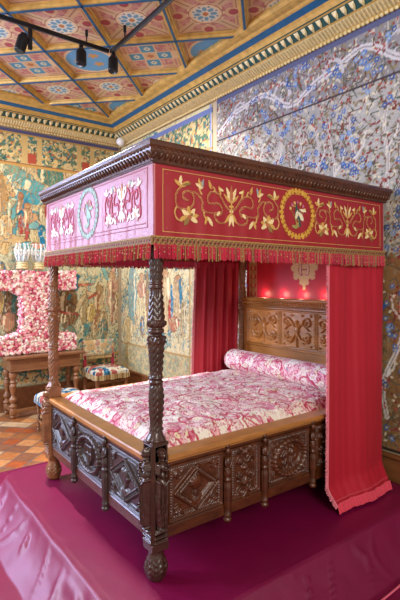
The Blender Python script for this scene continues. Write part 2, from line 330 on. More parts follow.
# ------------------------------------------------------------------ cornice
CZ = 3.85+ZP
PROF = [(0, 3.60, 0), (.035, 3.60, 0), (.035, 3.628, 1), (.05, 3.632, 1), (.125, 3.675, 0), (.14, 3.683, 2), (.2, 3.735, 0), (.215, 3.742, 2),
        (.225, 3.748, 0), (.25, 3.775, 0), (.27, 3.79, 3), (.33, 3.815, 0), (.345, 3.822, 0), (.36, 3.835, 0), (.40, 3.84, 0), (.43, 3.85, 0), (.45, 3.87, 0), (.45, 3.95, 0)]
CM = [M_gold, M_goldpale, M_green, M_blue]
def cornice(side, name, label):
    L0 = -2.4 if side == 'r' else -4.1
    V = []; F = []; mi = []
    for o, z, _ in PROF:
        if side == 'r': V += [(AW-o, L0, z+ZP), (AW-o, BW-o, z+ZP)]
        else: V += [(L0, BW-o, z+ZP), (AW-o, BW-o, z+ZP)]
    for i in range(len(PROF)-1):
        q = [2*i, 2*i+1, 2*i+3, 2*i+2]; F.append(q if side == 'b' else q[::-1]); mi.append(PROF[i][2])
    root = link(name, V, F, CM, None, mi=mi); tag(root, label, kind='structure')
    def P(s, o, z): return (AW-o, s, z+ZP) if side == 'r' else (s, BW-o, z+ZP)
    lb = MB(); s = L0+.04                                  # leaf teeth and bead row
    while s < (BW if side == 'r' else AW)-.16:
        for (o0, z0, o1, z1, wd, out) in ((.142, 3.68, .2, 3.727, .024, .014),):
            c0 = np.array(P(s, o0, z0)); c1 = np.array(P(s, o1, z1)); t = np.array(P(s+.001, 0, 0))-np.array(P(s, 0, 0)); t /= np.linalg.norm(t)
            md = (c0+c1)/2; n = np.array([0, 0, -1.]); f = md+n*out*1.3
            lb.add([c1-t*wd, c1+t*wd, c0+t*wd*.25, c0-t*wd*.25, md+t*wd*.9, md-t*wd*.9, f], [[0, 1, 6], [1, 4, 6], [4, 2, 6], [2, 3, 6], [3, 5, 6], [5, 0, 6]])
        s += .082
    lb.build('leaf_moulding', M_goldpale, root)
    bd = MB(); s = L0+.02
    while s < (BW if side == 'r' else AW)-.04:
        bd.ball(P(s, .035, 3.606), .017, 6, 4); s += .042
    bd.build('bead_moulding', M_goldpale, root)
    rb = MB(); s = L0+.02
    while s < (BW if side == 'r' else AW)-.1:
        rb.tube([P(s, .052, 3.628), P(s, .09, 3.649), P(s, .123, 3.669)], .0075, 4); s += .034
    rb.build('fluting', M_goldpale, root)
    return root
cornice('r', 'trim_1', 'carved and gilded cornice above the blue floral tapestry')
cornice('b', 'trim_2', 'carved and gilded cornice above the figured tapestry')

# ------------------------------------------------------------------ coffered ceiling
S0, DS, T0, DT = 2.02, .965, .45, .955
def st(s, t, z): return ((s-t)/2, (s+t)/2, z)
LU, LV = DS/2**.5, DT/2**.5
def coffer(kind):
    a = Art(LU, LV, .0075, '#b4746a'); cx, cy = LU/2, LV/2
    n = fbm(a.U, a.V, 45, 2, 2)[..., None]; a.c = np.where(n > .56, hx('#c99a86'), a.c)
    a.frame(.06, LU-.06, .06, LV-.06, .03, '#c9a67a'); a.frame(.06, LU-.06, .06, LV-.06, .006, '#8a5f48')
    if kind == 'medallion':
        for sx, sy in ((1, 0), (-1, 0), (0, 1), (0, -1)):
            a.ell(cx+sx*.24, cy+sy*.24, .07, .07, 0, '#cfae84'); a.ell(cx+sx*.25, cy+sy*.25, .045, .045, 0, '#a6494e')
        for sx, sy in ((1, 1), (-1, 1), (1, -1), (-1, -1)):
            a.line([(cx+sx*.13, cy+sy*.13), (cx+sx*.27, cy+sy*.27)], .045, '#cdb088'); a.line([(cx+sx*.13, cy+sy*.13), (cx+sx*.27, cy+sy*.27)], .006, '#8c6048')
            a.ell(cx+sx*.2, cy+sy*.09, .03, .03, 0, '#c48f80'); a.ell(cx+sx*.09, cy+sy*.2, .03, .03, 0, '#c48f80')
        a.ell(cx, cy, .165, .165, 0, '#e2c79c', petals=12, amp=.12); a.ring(cx, cy, .15, .15, .005, '#8c5a42')
        a.ell(cx, cy, .12, .12, 0, '#dcd9c4')
        for k in range(8): a.ell(cx+.075*cos(k*pi/4), cy+.075*sin(k*pi/4), .032, .022, k*pi/4, '#6a9cae'); a.ell(cx+.11*cos(k*pi/4+.39), cy+.11*sin(k*pi/4+.39), .012, .012, 0, '#5f8c9c')
        a.ell(cx, cy, .028, .028, 0, '#c07a3a')
    if kind == 'cross':
        a.frame(.12, LU-.12, .12, LV-.12, .012, '#c9a67a')
        for k in range(4):
            th = k*pi/2; a.line([(cx, cy), (cx+.25*cos(th), cy+.25*sin(th))], .085, '#d3b488')
        for k in range(4):
            th = k*pi/2; x, y = cx+.15*cos(th), cy+.15*sin(th)
            a.poly([(x+.07*(cos(q)-sin(q)), y+.07*(sin(q)+cos(q))) for q in (0, pi/2, pi, 3*pi/2)], '#4a8aa0')
            a.ell(x, y, .035, .035, 0, '#c9c9a4', petals=4); a.ell(x, y, .012, .012, 0, '#2f6f90')
        a.poly([(cx+.065*sx, cy+.065*sy) for sx, sy in ((1, 1), (-1, 1), (-1, -1), (1, -1))], '#c9a577'); a.ell(cx, cy, .035, .035, 0, '#b06a3a', petals=6)
    if kind == 'disc':
        a.ell(cx, cy, .27, .27, 0, '#d8bd8c'); a.ell(cx, cy, .245, .245, 0, '#5f9cc0')
        for (x, y) in ((-.09, -.09), (.09, -.09), (0, .1)):
            a.leaf(cx+x, cy+y-.05, .12, .018, pi/2, '#c9913e'); a.leaf(cx+x, cy+y, .06, .016, .7, '#c9913e'); a.leaf(cx+x, cy+y, .06, .016, pi-.7, '#c9913e')
            a.line([(cx+x-.035, cy+y-.02), (cx+x+.035, cy+y-.02)], .008, '#c9913e')
    return a
import bmesh
ceil = MB().box((-4.1, -2.4, 4.2), (AW+.12, BW+.12, 4.3)).build('ceiling', M_plaster); tag(ceil, 'painted and gilded coffered ceiling', kind='structure')
arts = {k: coffer(k) for k in ('medallion', 'cross', 'disc')}
def clip(o, x1, y1):
    bm = bmesh.new(); bm.from_mesh(o.data)
    for co, no in (((x1, 0, 0), (1, 0, 0)), ((0, y1, 0), (0, 1, 0))):
        bmesh.ops.bisect_plane(bm, geom=bm.verts[:]+bm.edges[:]+bm.faces[:], plane_co=co, plane_no=no, clear_outer=True)
    n = len(bm.verts); bm.to_mesh(o.data); bm.free(); return n
for i in range(-3, 4):
    for j in range(-4, 5):
        s, t = S0+i*DS, T0+j*DT; c = st(s+DS/2, t+DT/2, 0)
        if not (-2.3 < c[0] < 2.1 and -1.6 < c[1] < 4.5): continue
        k = 'medallion' if i % 2 == 0 else ('cross' if j % 2 == 0 else 'disc')
        r2 = 2**-.5
        o = slab('coffer_panel', arts[k], st(s, t, CZ+.05), (r2, r2, 0), (-r2, r2, 0), (0, 0, -1), M_attr, ceil, thick=.02)
        if clip(o, AW-.44, BW-.44) == 0: bpy.data.objects.remove(o)
def beam(p, q):
    d = np.array(q)-np.array(p); L = np.linalg.norm(d); d /= L; n = np.array([-d[1], d[0], 0])
    pf = [(-.046, .065, 0), (-.042, .036, 0), (-.03, .032, 0), (-.025, .010, 0), (-.011, .008, 1), (-.011, 0, 1), (.011, 0, 1), (.011, .008, 0), (.025, .010, 0), (.03, .032, 0), (.042, .036, 0), (.046, .065, 0)]
    V = []
    for e in (np.array(p), np.array(q)):
        for o, z, _ in pf: V.append(e+n*o+np.array([0, 0, z]))
    m = len(pf); F = [[i, i+1, m+i+1, m+i] for i in range(m-1)]+[[m-1, 0, m, 2*m-1], list(range(m))[::-1], list(range(m, 2*m))]
    o = link('ceiling_beam', V, F, [M_gold, M_blue], ceil, mi=[x[2] for x in pf[:-1]]+[0, 0, 0])
    if clip(o, AW-.44, BW-.44) == 0: bpy.data.objects.remove(o)
for i in range(-3, 5): s = S0+i*DS; beam(st(s, -3.6, CZ), st(s, 5.6, CZ))
for j in range(-4, 6): t = T0+j*DT; beam(st(-2.5, t, CZ), st(6.5, t, CZ))

# ------------------------------------------------------------------ tapestries
def verdure(a, seed, f=1.0, lo='#c8c49c', hi='#4f8f92', dk='#4d8488', amt=.5):
    n = fbm(a.U*1.0, a.V*1.3, 2.2*f, seed, 3); q = fbm(a.U, a.V, 26*f, seed+3, 3); r = fbm(a.U, a.V, 17*f, seed+11, 3)
    w = np.clip((n-amt)*7+.5, 0, 1)
    base = hx(lo)*(1-.25*(r[..., None]-.5)*2); g = np.where((q > .5)[..., None], hx(hi), hx('#b5b488'))
    a.c = np.where(((q-.5)*2.6+w-.5 > .15)[..., None], g, base)
    a.c = np.where(((q > .6) & (w > .35))[..., None], hx(dk), a.c)
    a.c = np.where((r > .69)[..., None], hx('#bfae84'), a.c); a.c = np.where((r < .27)[..., None], hx('#d6d0aa'), a.c)
def shade_lines(a, seed):
    q = fbm(a.U*1.4, a.V*.5, 16, seed, 2); k = np.abs(q-.5) < .018; a.c[k] = a.c[k]*.55
def figs(a, L, H=0):
    U0, V0 = a.U, a.V; a.U = U0+.07*(fbm(U0, V0, 7, 91, 3)-.5); a.V = V0+.07*(fbm(U0, V0, 7, 95, 3)-.5)
    c0 = a.c.copy(); a.m[:] = False
    for (x, y, rx, ry, rot, c) in L:
        a.ell(x, y, rx+.009, ry+.008, -rot, '#6f6048' if rx > .025 else c)
        a.ell(x, y, rx, ry, -rot, c)
        if rx > .045 and ry > .08:
            t = -rot
            for k in (-.6, -.25, .1, .45, .75): a.line([(x+rx*k*.6-ry*.8*sin(t), y+ry*.8), (x+rx*k*.9, y), (x+rx*k+ry*.9*sin(t), y-ry*.9)], .005, '#a0845c')
            a.line([(x-rx*.5, y+ry*.6), (x-rx*.7, y-ry*.7)], rx*.16, '#efe0b4', w2=rx*.1)
    a.U, a.V = U0, V0
    k = a.m & (fbm(U0, V0, 30, 77, 3) > .66); a.c[k] = a.c[k]*.5+c0[k]*.5
    q = fbm(U0, V0, 22, 78, 3)[..., None]; a.c = np.where(a.m[..., None], a.c*(.72+.55*q), a.c)
def threads(a, n, u0, u1, v0, v1, seed):
    r = random.Random(seed)
    for i in range(n):                       # folds, stems and grasses drawn in coloured wool
        x, y = r.uniform(u0, u1), r.uniform(v0, v1); t = r.gauss(pi/2, .5); L = r.uniform(.05, .16); b = r.uniform(-.04, .04)
        P = [(x, y), (x+cos(t)*L/2+b*sin(t), y+sin(t)*L/2), (x+cos(t)*L, y+sin(t)*L)]
        a.line(P, r.uniform(.004, .009), r.choice(['#a98e62', '#8f7a54', '#e6d9ae', '#ddd0a4', '#d9c79a', '#6f9c98', '#4f8488', '#86a698', '#b98a6c', '#c9b083', '#a4604c' if r.random() < .4 else '#d8c898']), w2=.003)
    for i in range(n//3):
        x, y = r.uniform(u0, u1), r.uniform(v0, v1); a.leaf(x, y, .04, .01, r.uniform(0, 6.3), r.choice(['#5f9490', '#8fae9c', '#e0d3a6', '#cdb98a']))
def fruitband(a, u0, u1, v0, v1, seed):
    r = random.Random(seed); n = fbm(a.U, a.V, 20, seed, 3)
    k = (a.U > u0) & (a.U < u1) & (a.V > v0) & (a.V < v1)
    a.c[k] = np.where((n[k] > .5)[:, None], hx('#cbb684'), hx('#60785f'))
    for i in range(int((u1-u0)*(v1-v0)*650)):
        x, y = r.uniform(u0, u1), r.uniform(v0, v1); a.leaf(x, y, .05, .011, r.uniform(0, 6.3), r.choice(['#d8bc78', '#3f7470', '#2d5557', '#c9a25e', '#b0623f', '#4f8488', '#e3cf98', '#cdb27c', '#b9a070']))
def art_back():
    a = Art(3.6, 3.5, .0115, '#d6bd86', u0=-1.55, v0=.3); verdure(a, 1, f=1.6, hi='#7fa89e', amt=.56)
    k = a.V > 2.6; n = fbm(a.U, a.V, 3, 44, 3)
    sky = (a.V > 2.75+.35*(n-.5)-.12*a.U); a.c[sky] = hx('#c3ad7c')*(.85+.3*fbm(a.U, a.V*4, 8, 9)[sky][:, None])
    k = (a.V < 2.75) & (a.V > 2.05) & (fbm(a.U, a.V, 12, 21, 3) > .5) & (a.V > 2.3-.3*(a.U-.3)); a.c[k] = hx('#5f9c9e')
    shade_lines(a, 31)
    threads(a, 2200, -1.5, 2.05, .66, 3.28, 3)
    figs(a, BACK_FIG)
    figs(a, [(x-1.75, y, rx, ry, r, c) for x, y, rx, ry, r, c in BACK_FIG])
    for x in np.arange(-3.4, 2, .26):
        for y in np.arange(.5, 2.9, .3):
            if random.random() < .35: a.leaf(x+random.uniform(-.1, .1), y+random.uniform(-.1, .1), .09, .02, random.uniform(0, 6), random.choice(['#4f8f92', '#2e6d7d', '#d9c07c', '#c98f66']))
    threads(a, 420, -1.5, 2.05, .66, 3.28, 13)
    fruitband(a, -1.55, 2.05, 3.34, 3.76, 5)
    for u in np.arange(-1.74, 2.0, .78):
        a.rect(u, u+.07, 3.34, 3.76, '#c9ac72'); a.rect(u+.2, u+.27, 3.34, 3.76, '#c9ac72'); a.rect(u+.08, u+.19, 3.36, 3.5, '#b0523f')
    a.rect(-1.55, 2.05, 3.30, 3.345, '#c29a56'); a.rect(-1.55, 2.05, 3.335, 3.35, '#8e4a35'); a.rect(-1.55, 2.05, 3.72, 3.75, '#b89452')
    a.rect(-1.55, 2.05, 3.75, 3.8, '#535378')
    fruitband(a, -1.55, 2.05, .34, .62, 9); a.rect(-1.55, 2.05, .62, .65, '#c29a56')
    return a
tb = slab('figured_tapestry', art_back(), (-1.55, BW-.012, .31), (1, 0, 0), (0, 1, 0) if 0 else (0, 0, 1), (0, -1, 0), M_tap, thick=.01)
tag(tb, 'large green and tan tapestry of robed figures behind the floral letter', 'tapestry')
def art_rightg():
    a = Art(2.28, 3.5, .0125, '#d9c592', u0=2.19, v0=.3); verdure(a, 6, lo='#dccb98', amt=.6); shade_lines(a, 12)
    threads(a, 1100, 2.64, 4.45, .82, 3.25, 4)
    figs(a, RIGHT_FIG)
    threads(a, 200, 2.64, 4.45, .82, 3.25, 14)
    fruitband(a, 2.19, 4.47, .36, .78, 15)
    k = (a.V > .36) & (a.V < .78); a.c[k] = a.c[k]*.5+hx('#cfc08e')*.5
    fruitband(a, 2.24, 2.62, .36, 3.7, 16)
    k = (a.U > 2.24) & (a.U < 2.62); a.c[k] = a.c[k]*.45+hx('#cfc79c')*.55
    a.rect(2.19, 4.47, .78, .81, '#b8935a'); a.rect(2.62, 2.645, .36, 3.7, '#b8935a'); a.rect(2.2, 2.24, .3, 3.8, '#8d94b8')
    fruitband(a, 2.24, 4.47, 3.3, 3.7, 17); a.rect(2.19, 4.47, 3.7, 3.76, '#6f7ca8'); a.rect(2.19, 4.47, 3.27, 3.3, '#b8935a')
    return a
tg = slab('bordered_tapestry', art_rightg(), (AW-.012, 2.19, .31), (0, 1, 0), (0, 0, 1), (-1, 0, 0), M_tap, thick=.01)
tag(tg, 'pale tapestry of standing figures with leafy border, beyond the far bed curtain', 'tapestry')
def art_blue():
    a = Art(4.2, 3.4, .0085, '#b3a692', u0=-2.1, v0=.42); U, V = a.U, a.V
    n = fbm(U, V, 5, 3, 3); q = fbm(U, V, 38, 8, 2); a.c = hx('#a3a09a')*(.8+.45*n[..., None])
    low = V+.3*(n-.5) < 1.95; a.c[low] = hx('#8a6842')*(.7+.6*n[low][:, None])      # brown below, silvery above: the uneven glare is put into the ground colour
    top = V > 3.33; a.c[top] = hx('#8d8a8c')*(.8+.4*n[top][:, None])
    a.c[(q > .68)] = hx('#8d8064'); a.c[(q < .3) & ~low] = hx('#c9bfa8')
    r = random.Random(4)
    for i in range(2800):                        # dark twigs
        x, y = r.uniform(-2.1, 2.1), r.uniform(.45, 3.78); a.line([(x, y), (x+r.uniform(-.06, .06), y+r.uniform(-.06, .06)), (x+r.uniform(-.09, .09), y+r.uniform(-.09, .09))], .004, r.choice(['#5a5240', '#6d4a3c', '#4f5a50']))
    for i in range(17):                         # white wavy trunks
        x = -2.0+i*.245+r.uniform(-.05, .05); y = r.uniform(.5, .9); P = []; ph = r.uniform(0, 6)
        while y < 3.15: P.append((x+.09*sin(y*3.1+ph)+.03*sin(y*9+ph), y)); y += .05
        a.line(P, .020, '#d6cfc6', w2=.011); a.line(P, .004, '#8d7f78')
        for k in range(6, len(P)-4, 9):
            sx = 1 if (k//9) % 2 else -1; a.line([P[k], (P[k][0]+sx*.08, P[k][1]+.09), (P[k][0]+sx*.10, P[k][1]+.2)], .013, '#cfc8bf', w2=.005)
    P = [(x, 3.53+.10*sin(x*5.2)+.03*sin(x*11)) for x in np.arange(-2.1, 2.1, .03)]
    a.line(P, .028, '#c9c4c4'); a.line(P, .004, '#77706f')
    for x in np.arange(-2.0, 2.1, .6):
        a.line(spiral(x+.12, 3.55, .13, .03, 3.4, -.9), .018, '#bdb9ba', w2=.006)
    for i in range(4200):                        # small red and green leaves
        x, y = r.uniform(-2.1, 2.1), r.uniform(.45, 3.78); a.leaf(x, y, r.uniform(.018, .04), .0085, r.uniform(0, 6.3), r.choice(['#8c3b3a', '#7a3030', '#a8574a', '#6e6a52', '#d8cdb0', '#7f4a48']))
    for i in range(520):                        # blue blossoms in clusters
        x, y = r.uniform(-2.1, 2.1), r.uniform(.5, 3.75)
        for k in range(r.randint(1, 4)):
            xx, yy = x+r.uniform(-.06, .06), y+r.uniform(-.05, .05)
            a.ell(xx, yy, .024, .021, r.uniform(0, 3), r.choice(['#4a6ca6', '#5578b0', '#3c5c98', '#7896c0']), petals=5, amp=.3); a.ell(xx, yy, .008, .008, 0, '#c9b98c')
    for x, y in ((-.35, 2.45), (.3, 2.4), (-.9, 1.1), (1.0, 2.42), (-1.5, 2.45)):   # blue mounds
        P = [(x-.2, y-.03), (x-.12, y+.06), (x, y+.09), (x+.12, y+.05), (x+.2, y-.04), (x, y-.01)]
        a.poly(P, '#4d6fae')
        for k in range(12): a.ell(x+r.uniform(-.15, .15), y+r.uniform(-.02, .06), .012, .012, 0, '#7f9fce')
    k = np.abs(V-3.33) < .007; a.c[k] = hx('#4a3f44')
    for u in (.95, -.5, -1.6): a.c[np.abs(U-u) < .004] = hx('#6d6468')
    a.rect(-2.1, 2.1, 3.755, 3.82, '#5c5f7c'); a.rect(-2.1, 2.1, .42, .445, '#3c3226')
    return a
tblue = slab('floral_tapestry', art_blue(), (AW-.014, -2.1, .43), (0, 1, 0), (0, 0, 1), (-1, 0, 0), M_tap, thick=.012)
tag(tblue, 'large silvery tapestry of blue flowers and white branches behind the canopy', 'tapestry')

# ------------------------------------------------------------------ dais covered in magenta satin
def dais():
    a0, b0, b1, a1 = -.31, -.37, 1.86, AW-.055; HI = .0
    xs = np.concatenate([np.linspace(-1.5, -.7, 40)[:-1], np.linspace(-.7, 0, 90)[:-1], np.linspace(0, a1, 90)])
    ys = np.concatenate([np.linspace(-1.7, -.75, 40)[:-1], np.linspace(-.75, -.2, 80)[:-1], np.linspace(-.2, 1.7, 80)[:-1], np.linspace(1.7, 2.42, 40)])
    X, Y = np.meshgrid(xs, ys); r = .16
    dx = np.maximum(a0+r-X, 0); dy = np.maximum(np.maximum(b0+r-Y, Y-(b1-r)), 0); d = np.hypot(dx, dy)-r
    # skirt: rounded lip, then a slack slope to the floor
    def prof(d):
        z = np.where(d < 0, 1, 0.)
        t = np.clip(d/.22, 0, 1); s = 1-t; z = np.where(d >= 0, .82*s**1.1+.18*s**6, z); return z
    wr_ = fbm(X*1.0+Y*.6, Y-X*.6, 3.2, 51, 3)-.5; f2 = fbm(X*1.6, Y*.7, 6, 61, 3)-.5
    ds = d+wr_*.05*np.clip(d/.1, 0, 1); z = prof(ds)
    k = np.exp(-(ds/.03)**2); Z = ZP*z-.008*k
    Z += np.clip(d+.02, 0, .1)/.1*np.clip(z, .12, 1)*(wr_*.10+f2*.035)
    # radiating folds pulled from the corner
    ang = np.arctan2(Y-b1+r, X-a0-r); Z += np.clip(d, 0, .1)/.1*.016*np.sin(ang*15+1.5*np.sin(ang*5))*(Y > b1-r)*np.clip(z, .1, 1)
    crease = fbm((X*.7+Y*.7)*.6, (Y*.7-X*.7)*1.8, 4.5, 71, 2)-.5; Z += np.clip(d, 0, .08)/.08*np.clip(z, .1, 1)*(.05*np.exp(-(crease/.03)**2)-.012)
    Z += .0022*np.sin((X*.3+Y)*9+wr_*9)*(d < -.02)*.5
    Z = np.maximum(Z, .008+np.clip(f2, 0, 1)*.012); Z = np.where(d < -.01, np.maximum(Z, ZP-.002), Z); Z = np.where(d < -.01, np.minimum(Z, ZP), Z)
    n = X.size; I = np.arange(n).reshape(X.shape); F = np.stack([I[:-1, :-1], I[:-1, 1:], I[1:, 1:], I[1:, :-1]], -1).reshape(-1, 4)
    o = link('dais_cloth', np.stack([X, Y, Z], -1).reshape(-1, 3), F, M_sat, None, None, True)
    md = o.modifiers.new('thickness', 'SOLIDIFY'); md.thickness = .004; md.offset = -1
    tag(o, 'magenta satin cloth draped over the low platform under the bed', 'cloth')
    sm = MB(); P = [(a1-.02, -.615, .016)]+[(x, -.612+.012*sin(x*5), .018) for x in np.linspace(1.9, -.3, 30)]
    sm.tube(P, .006, 6); sm.build('seam', mat('pink_seam', '#d8607c', .6), o)
dais()

# unseen window frame, added around the light put in for the bed's foot
m = MB(); x0, x1, z0, z1 = -2.9, -1.7, 1.2, 3.4
for lo, hi in (((x0-.08, BW-.07, z0-.08), (x0, BW, z1+.08)), ((x1, BW-.07, z0-.08), (x1+.08, BW, z1+.08)), ((x0, BW-.07, z0-.08), (x1, BW, z0)), ((x0, BW-.07, z1), (x1, BW, z1+.08)), ((-2.325, BW-.05, z0), (-2.275, BW, z1)), ((x0, BW-.05, 2.5), (x1, BW, 2.55))): m.box(lo, hi, .006)
tag(m.build('added_window_1', M_baseb), 'added wooden window frame on the back wall, around an added light', kind='structure')

# ------------------------------------------------------------------ the bed
BL, BWD = 1.9536, 1.52
bed = empty('canopy_bed', (0, 0, ZP), 'carved walnut four-poster bed with crimson embroidered canopy valances', 'bed')
def relief_head(a, x, y, s, f=1):
    a.ell(x, y+.01*s, .032*s, .042*s, 0, None, .016); a.ell(x+f*.026*s, y+.0*s, .012*s, .009*s, 0, None, .014)
    a.ell(x-f*.014*s, y+.022*s, .034*s, .034*s, 0, None, .018, petals=10); a.ell(x-f*.004*s, y-.04*s, .017*s, .03*s, 0, None, .012)
    a.ell(x-f*.006*s, y-.075*s, .05*s, .026*s, .1, None, .014)
def studs(a, P, sp, r, h):
    P = np.array(P, float)
    for p, q in zip(P[:-1], P[1:]):
        L = np.linalg.norm(q-p); n = max(int(L/sp), 1)
        for k in range(n): a.ell(*(p+(q-p)*(k+.5)/n), r, r, 0, None, h)
def scroll(a, x, y, s, d, h, wd=.006):
    P = spiral(x, y, .035*s, .006*s, pi/2*(1-d), d*1.3, 20); a.line(P, wd, None, h, w2=wd*.6); a.ell(P[-1][0], P[-1][1], .009*s, .009*s, 0, None, h)
def panel_art(w, h, kind, seed=0):
    a = Art(w, h, .0032); cx, cy = w/2, h/2
    a.z += .0015*fbm(a.U, a.V, 60, seed)
    if kind != 'plain':
        a.frame(.008, w-.008, .008, h-.008, .007, None, .010)
        studs(a, [(.024, .024), (w-.024, .024), (w-.024, h-.024), (.024, h-.024), (.024, .024)], .0135, .0052, .008)
        a.frame(.036, w-.036, .036, h-.036, .0035, None, .007)
    if kind == 'diamond':
        D = lambda k: [(cx, cy-k*(h/2-.03)), (cx+k*(w/2-.03), cy), (cx, cy+k*(h/2-.03)), (cx-k*(w/2-.03), cy), (cx, cy-k*(h/2-.03))]
        a.line(D(.98), .007, None, .016); studs(a, D(.86), .015, .006, .013); a.line(D(.75), .006, None, .015); a.line(D(.66), .003, None, .009)
        relief_head(a, cx, cy+.012, 1.1, 1 if seed % 2 else -1)
        for sx in (-1, 1):
            for sy in (-1, 1):
                x, y = cx+sx*(w/2-.062), cy+sy*(h/2-.062); scroll(a, x, y, .7, sx, .012); a.leaf(x, y, .045, .009, math.atan2(sy, -sx), None, .011); a.ell(x+sx*.012, y+sy*.014, .013, .013, 0, None, .013, petals=5)
    if kind == 'wreath':
        rx, ry = w/2-.052, h/2-.045
        a.ring(cx, cy, rx, ry, .021, None, .022, mod=.35, n=26); a.ring(cx, cy, rx-.03, ry-.03, .004, None, .010)
        for k in range(26): t = k/26*2*pi; a.ell(cx+rx*cos(t), cy+ry*sin(t), .013, .013, 0, None, .026)
        if seed % 2:       # shield with a crown
            a.poly([(cx-.045, cy+.05), (cx+.045, cy+.05), (cx+.045, cy-.02), (cx, cy-.075), (cx-.045, cy-.02)], None, .009)
            a.line([(cx-.045, cy+.05), (cx+.045, cy+.05), (cx+.045, cy-.02), (cx, cy-.075), (cx-.045, cy-.02), (cx-.045, cy+.05)], .005, None, .016)
            a.line([(cx, cy+.05), (cx, cy-.07)], .005, None, .015); a.line([(cx-.04, cy-.0), (cx+.04, cy)], .005, None, .015)
            for k in (-1, 0, 1): a.leaf(cx+k*.025, cy+.06, .03, .008, pi/2-k*.3, None, .014)
        else:              # two small figures
            for s in (-1, 1):
                x = cx+s*.028; a.ell(x, cy+.058, .013, .015, 0, None, .016); a.ell(x, cy+.02, .016, .028, s*.15, None, .015)
                a.line([(x, cy), (x+s*.016, cy-.035), (x+s*.005, cy-.075)], .008, None, .013); a.line([(x, cy), (x-s*.012, cy-.04), (x-s*.002, cy-.078)], .008, None, .012)
                a.line([(x+s*.01, cy+.035), (x+s*.03, cy+.01), (x+s*.02, cy-.01)], .0055, None, .012); a.line([(x, cy+.035), (cx, cy+.015)], .0055, None, .013)
        for sx in (-1, 1):
            for sy in (-1, 1):
                x, y = cx+sx*(w/2-.056), cy+sy*(h/2-.056); a.leaf(x+sx*.008, y+sy*.008, .05, .012, math.atan2(-sy*1.0, -sx*.2), None, .012); a.ell(x, y, .014, .014, 0, None, .015, petals=5)
    if kind == 'grotesque':
        a.ell(cx, cy-.06, .022, .03, 0, None, .016); a.line([(cx, cy-.14), (cx, cy+.14)], .006, None, .012)
        a.ell(cx, cy+.02, .03, .018, 0, None, .015); a.ell(cx, cy+.11, .018, .02, 0, None, .016)
        for s in (-1, 1):
            for y, d in ((-.11, 1), (-.02, -1), (.06, 1), (.13, -1)):
                P = spiral(cx+s*.036, cy+y, .026, .005, 0 if s > 0 else pi, s*d*1.25, 18); a.line(P, .0065, None, .014, w2=.004)
            a.leaf(cx, cy-.08, .06, .010, pi/2-s*1.1, None, .013); a.leaf(cx, cy+.05, .06, .010, pi/2-s*1.0, None, .013)
            a.line([(cx, cy-.12), (cx+s*.035, cy-.16)], .007, None, .012)
    a.z *= 1.45
    return a
def caryatid(w=.078, h=.50, f=1, drape=True):
    a = Art(w, h, .0026); cx = w/2
    a.frame(.003, w-.003, .003, h-.003, .004, None, .006)
    for y in (.012, .035, .06): a.line([(.004, y), (w-.004, y)], .006, None, .012)
    a.rect(.008, w-.008, .062, .075, None, .020)
    a.ell(cx, h-.045, .017, .021, 0, None, .036); a.ell(cx, h-.030, .021, .014, 0, None, .034, petals=9); a.ell(cx+f*.002, h-.048, .004, .006, 0, None, .041)
    a.ell(cx, h-.072, .009, .014, 0, None, .026); a.ell(cx, h-.108, .026, .03, 0, None, .032); a.ell(cx, h-.15, .019, .03, 0, None, .028)
    for s in (-1, 1): a.ell(cx+s*.010, h-.108, .009, .009, 0, None, .037)
    a.line([(cx-.024, h-.092), (cx-.030, h-.13), (cx-.008, h-.155)], .008, None, .034, w2=.006); a.line([(cx+.024, h-.092), (cx+.031, h-.12), (cx+.006, h-.118)], .008, None, .036, w2=.006)
    a.ell(cx, h-.19, .026, .035, 0, None, .031); a.line([(cx-.008, h-.2), (cx-.012, h-.30), (cx-.010, .085)], .015, None, .026, w2=.009); a.line([(cx+.010, h-.2), (cx+.014, h-.29), (cx+.011, .085)], .015, None, .029, w2=.009)
    if drape:
        for k in range(5): a.line([(cx-.022+.011*k, h-.18), (cx-.026+.012*k, h-.28), (cx-.018+.01*k+.006*sin(k), .10)], .004, None, .034)
        a.line([(cx-.026, h-.175), (cx, h-.195), (cx+.028, h-.17)], .006, None, .038)
    a.ell(cx-.012, .086, .010, .010, 0, None, .03); a.ell(cx+.013, .086, .010, .010, 0, None, .03)
    a.z *= 1.15
    return a
CARY = caryatid(), caryatid(f=-1)

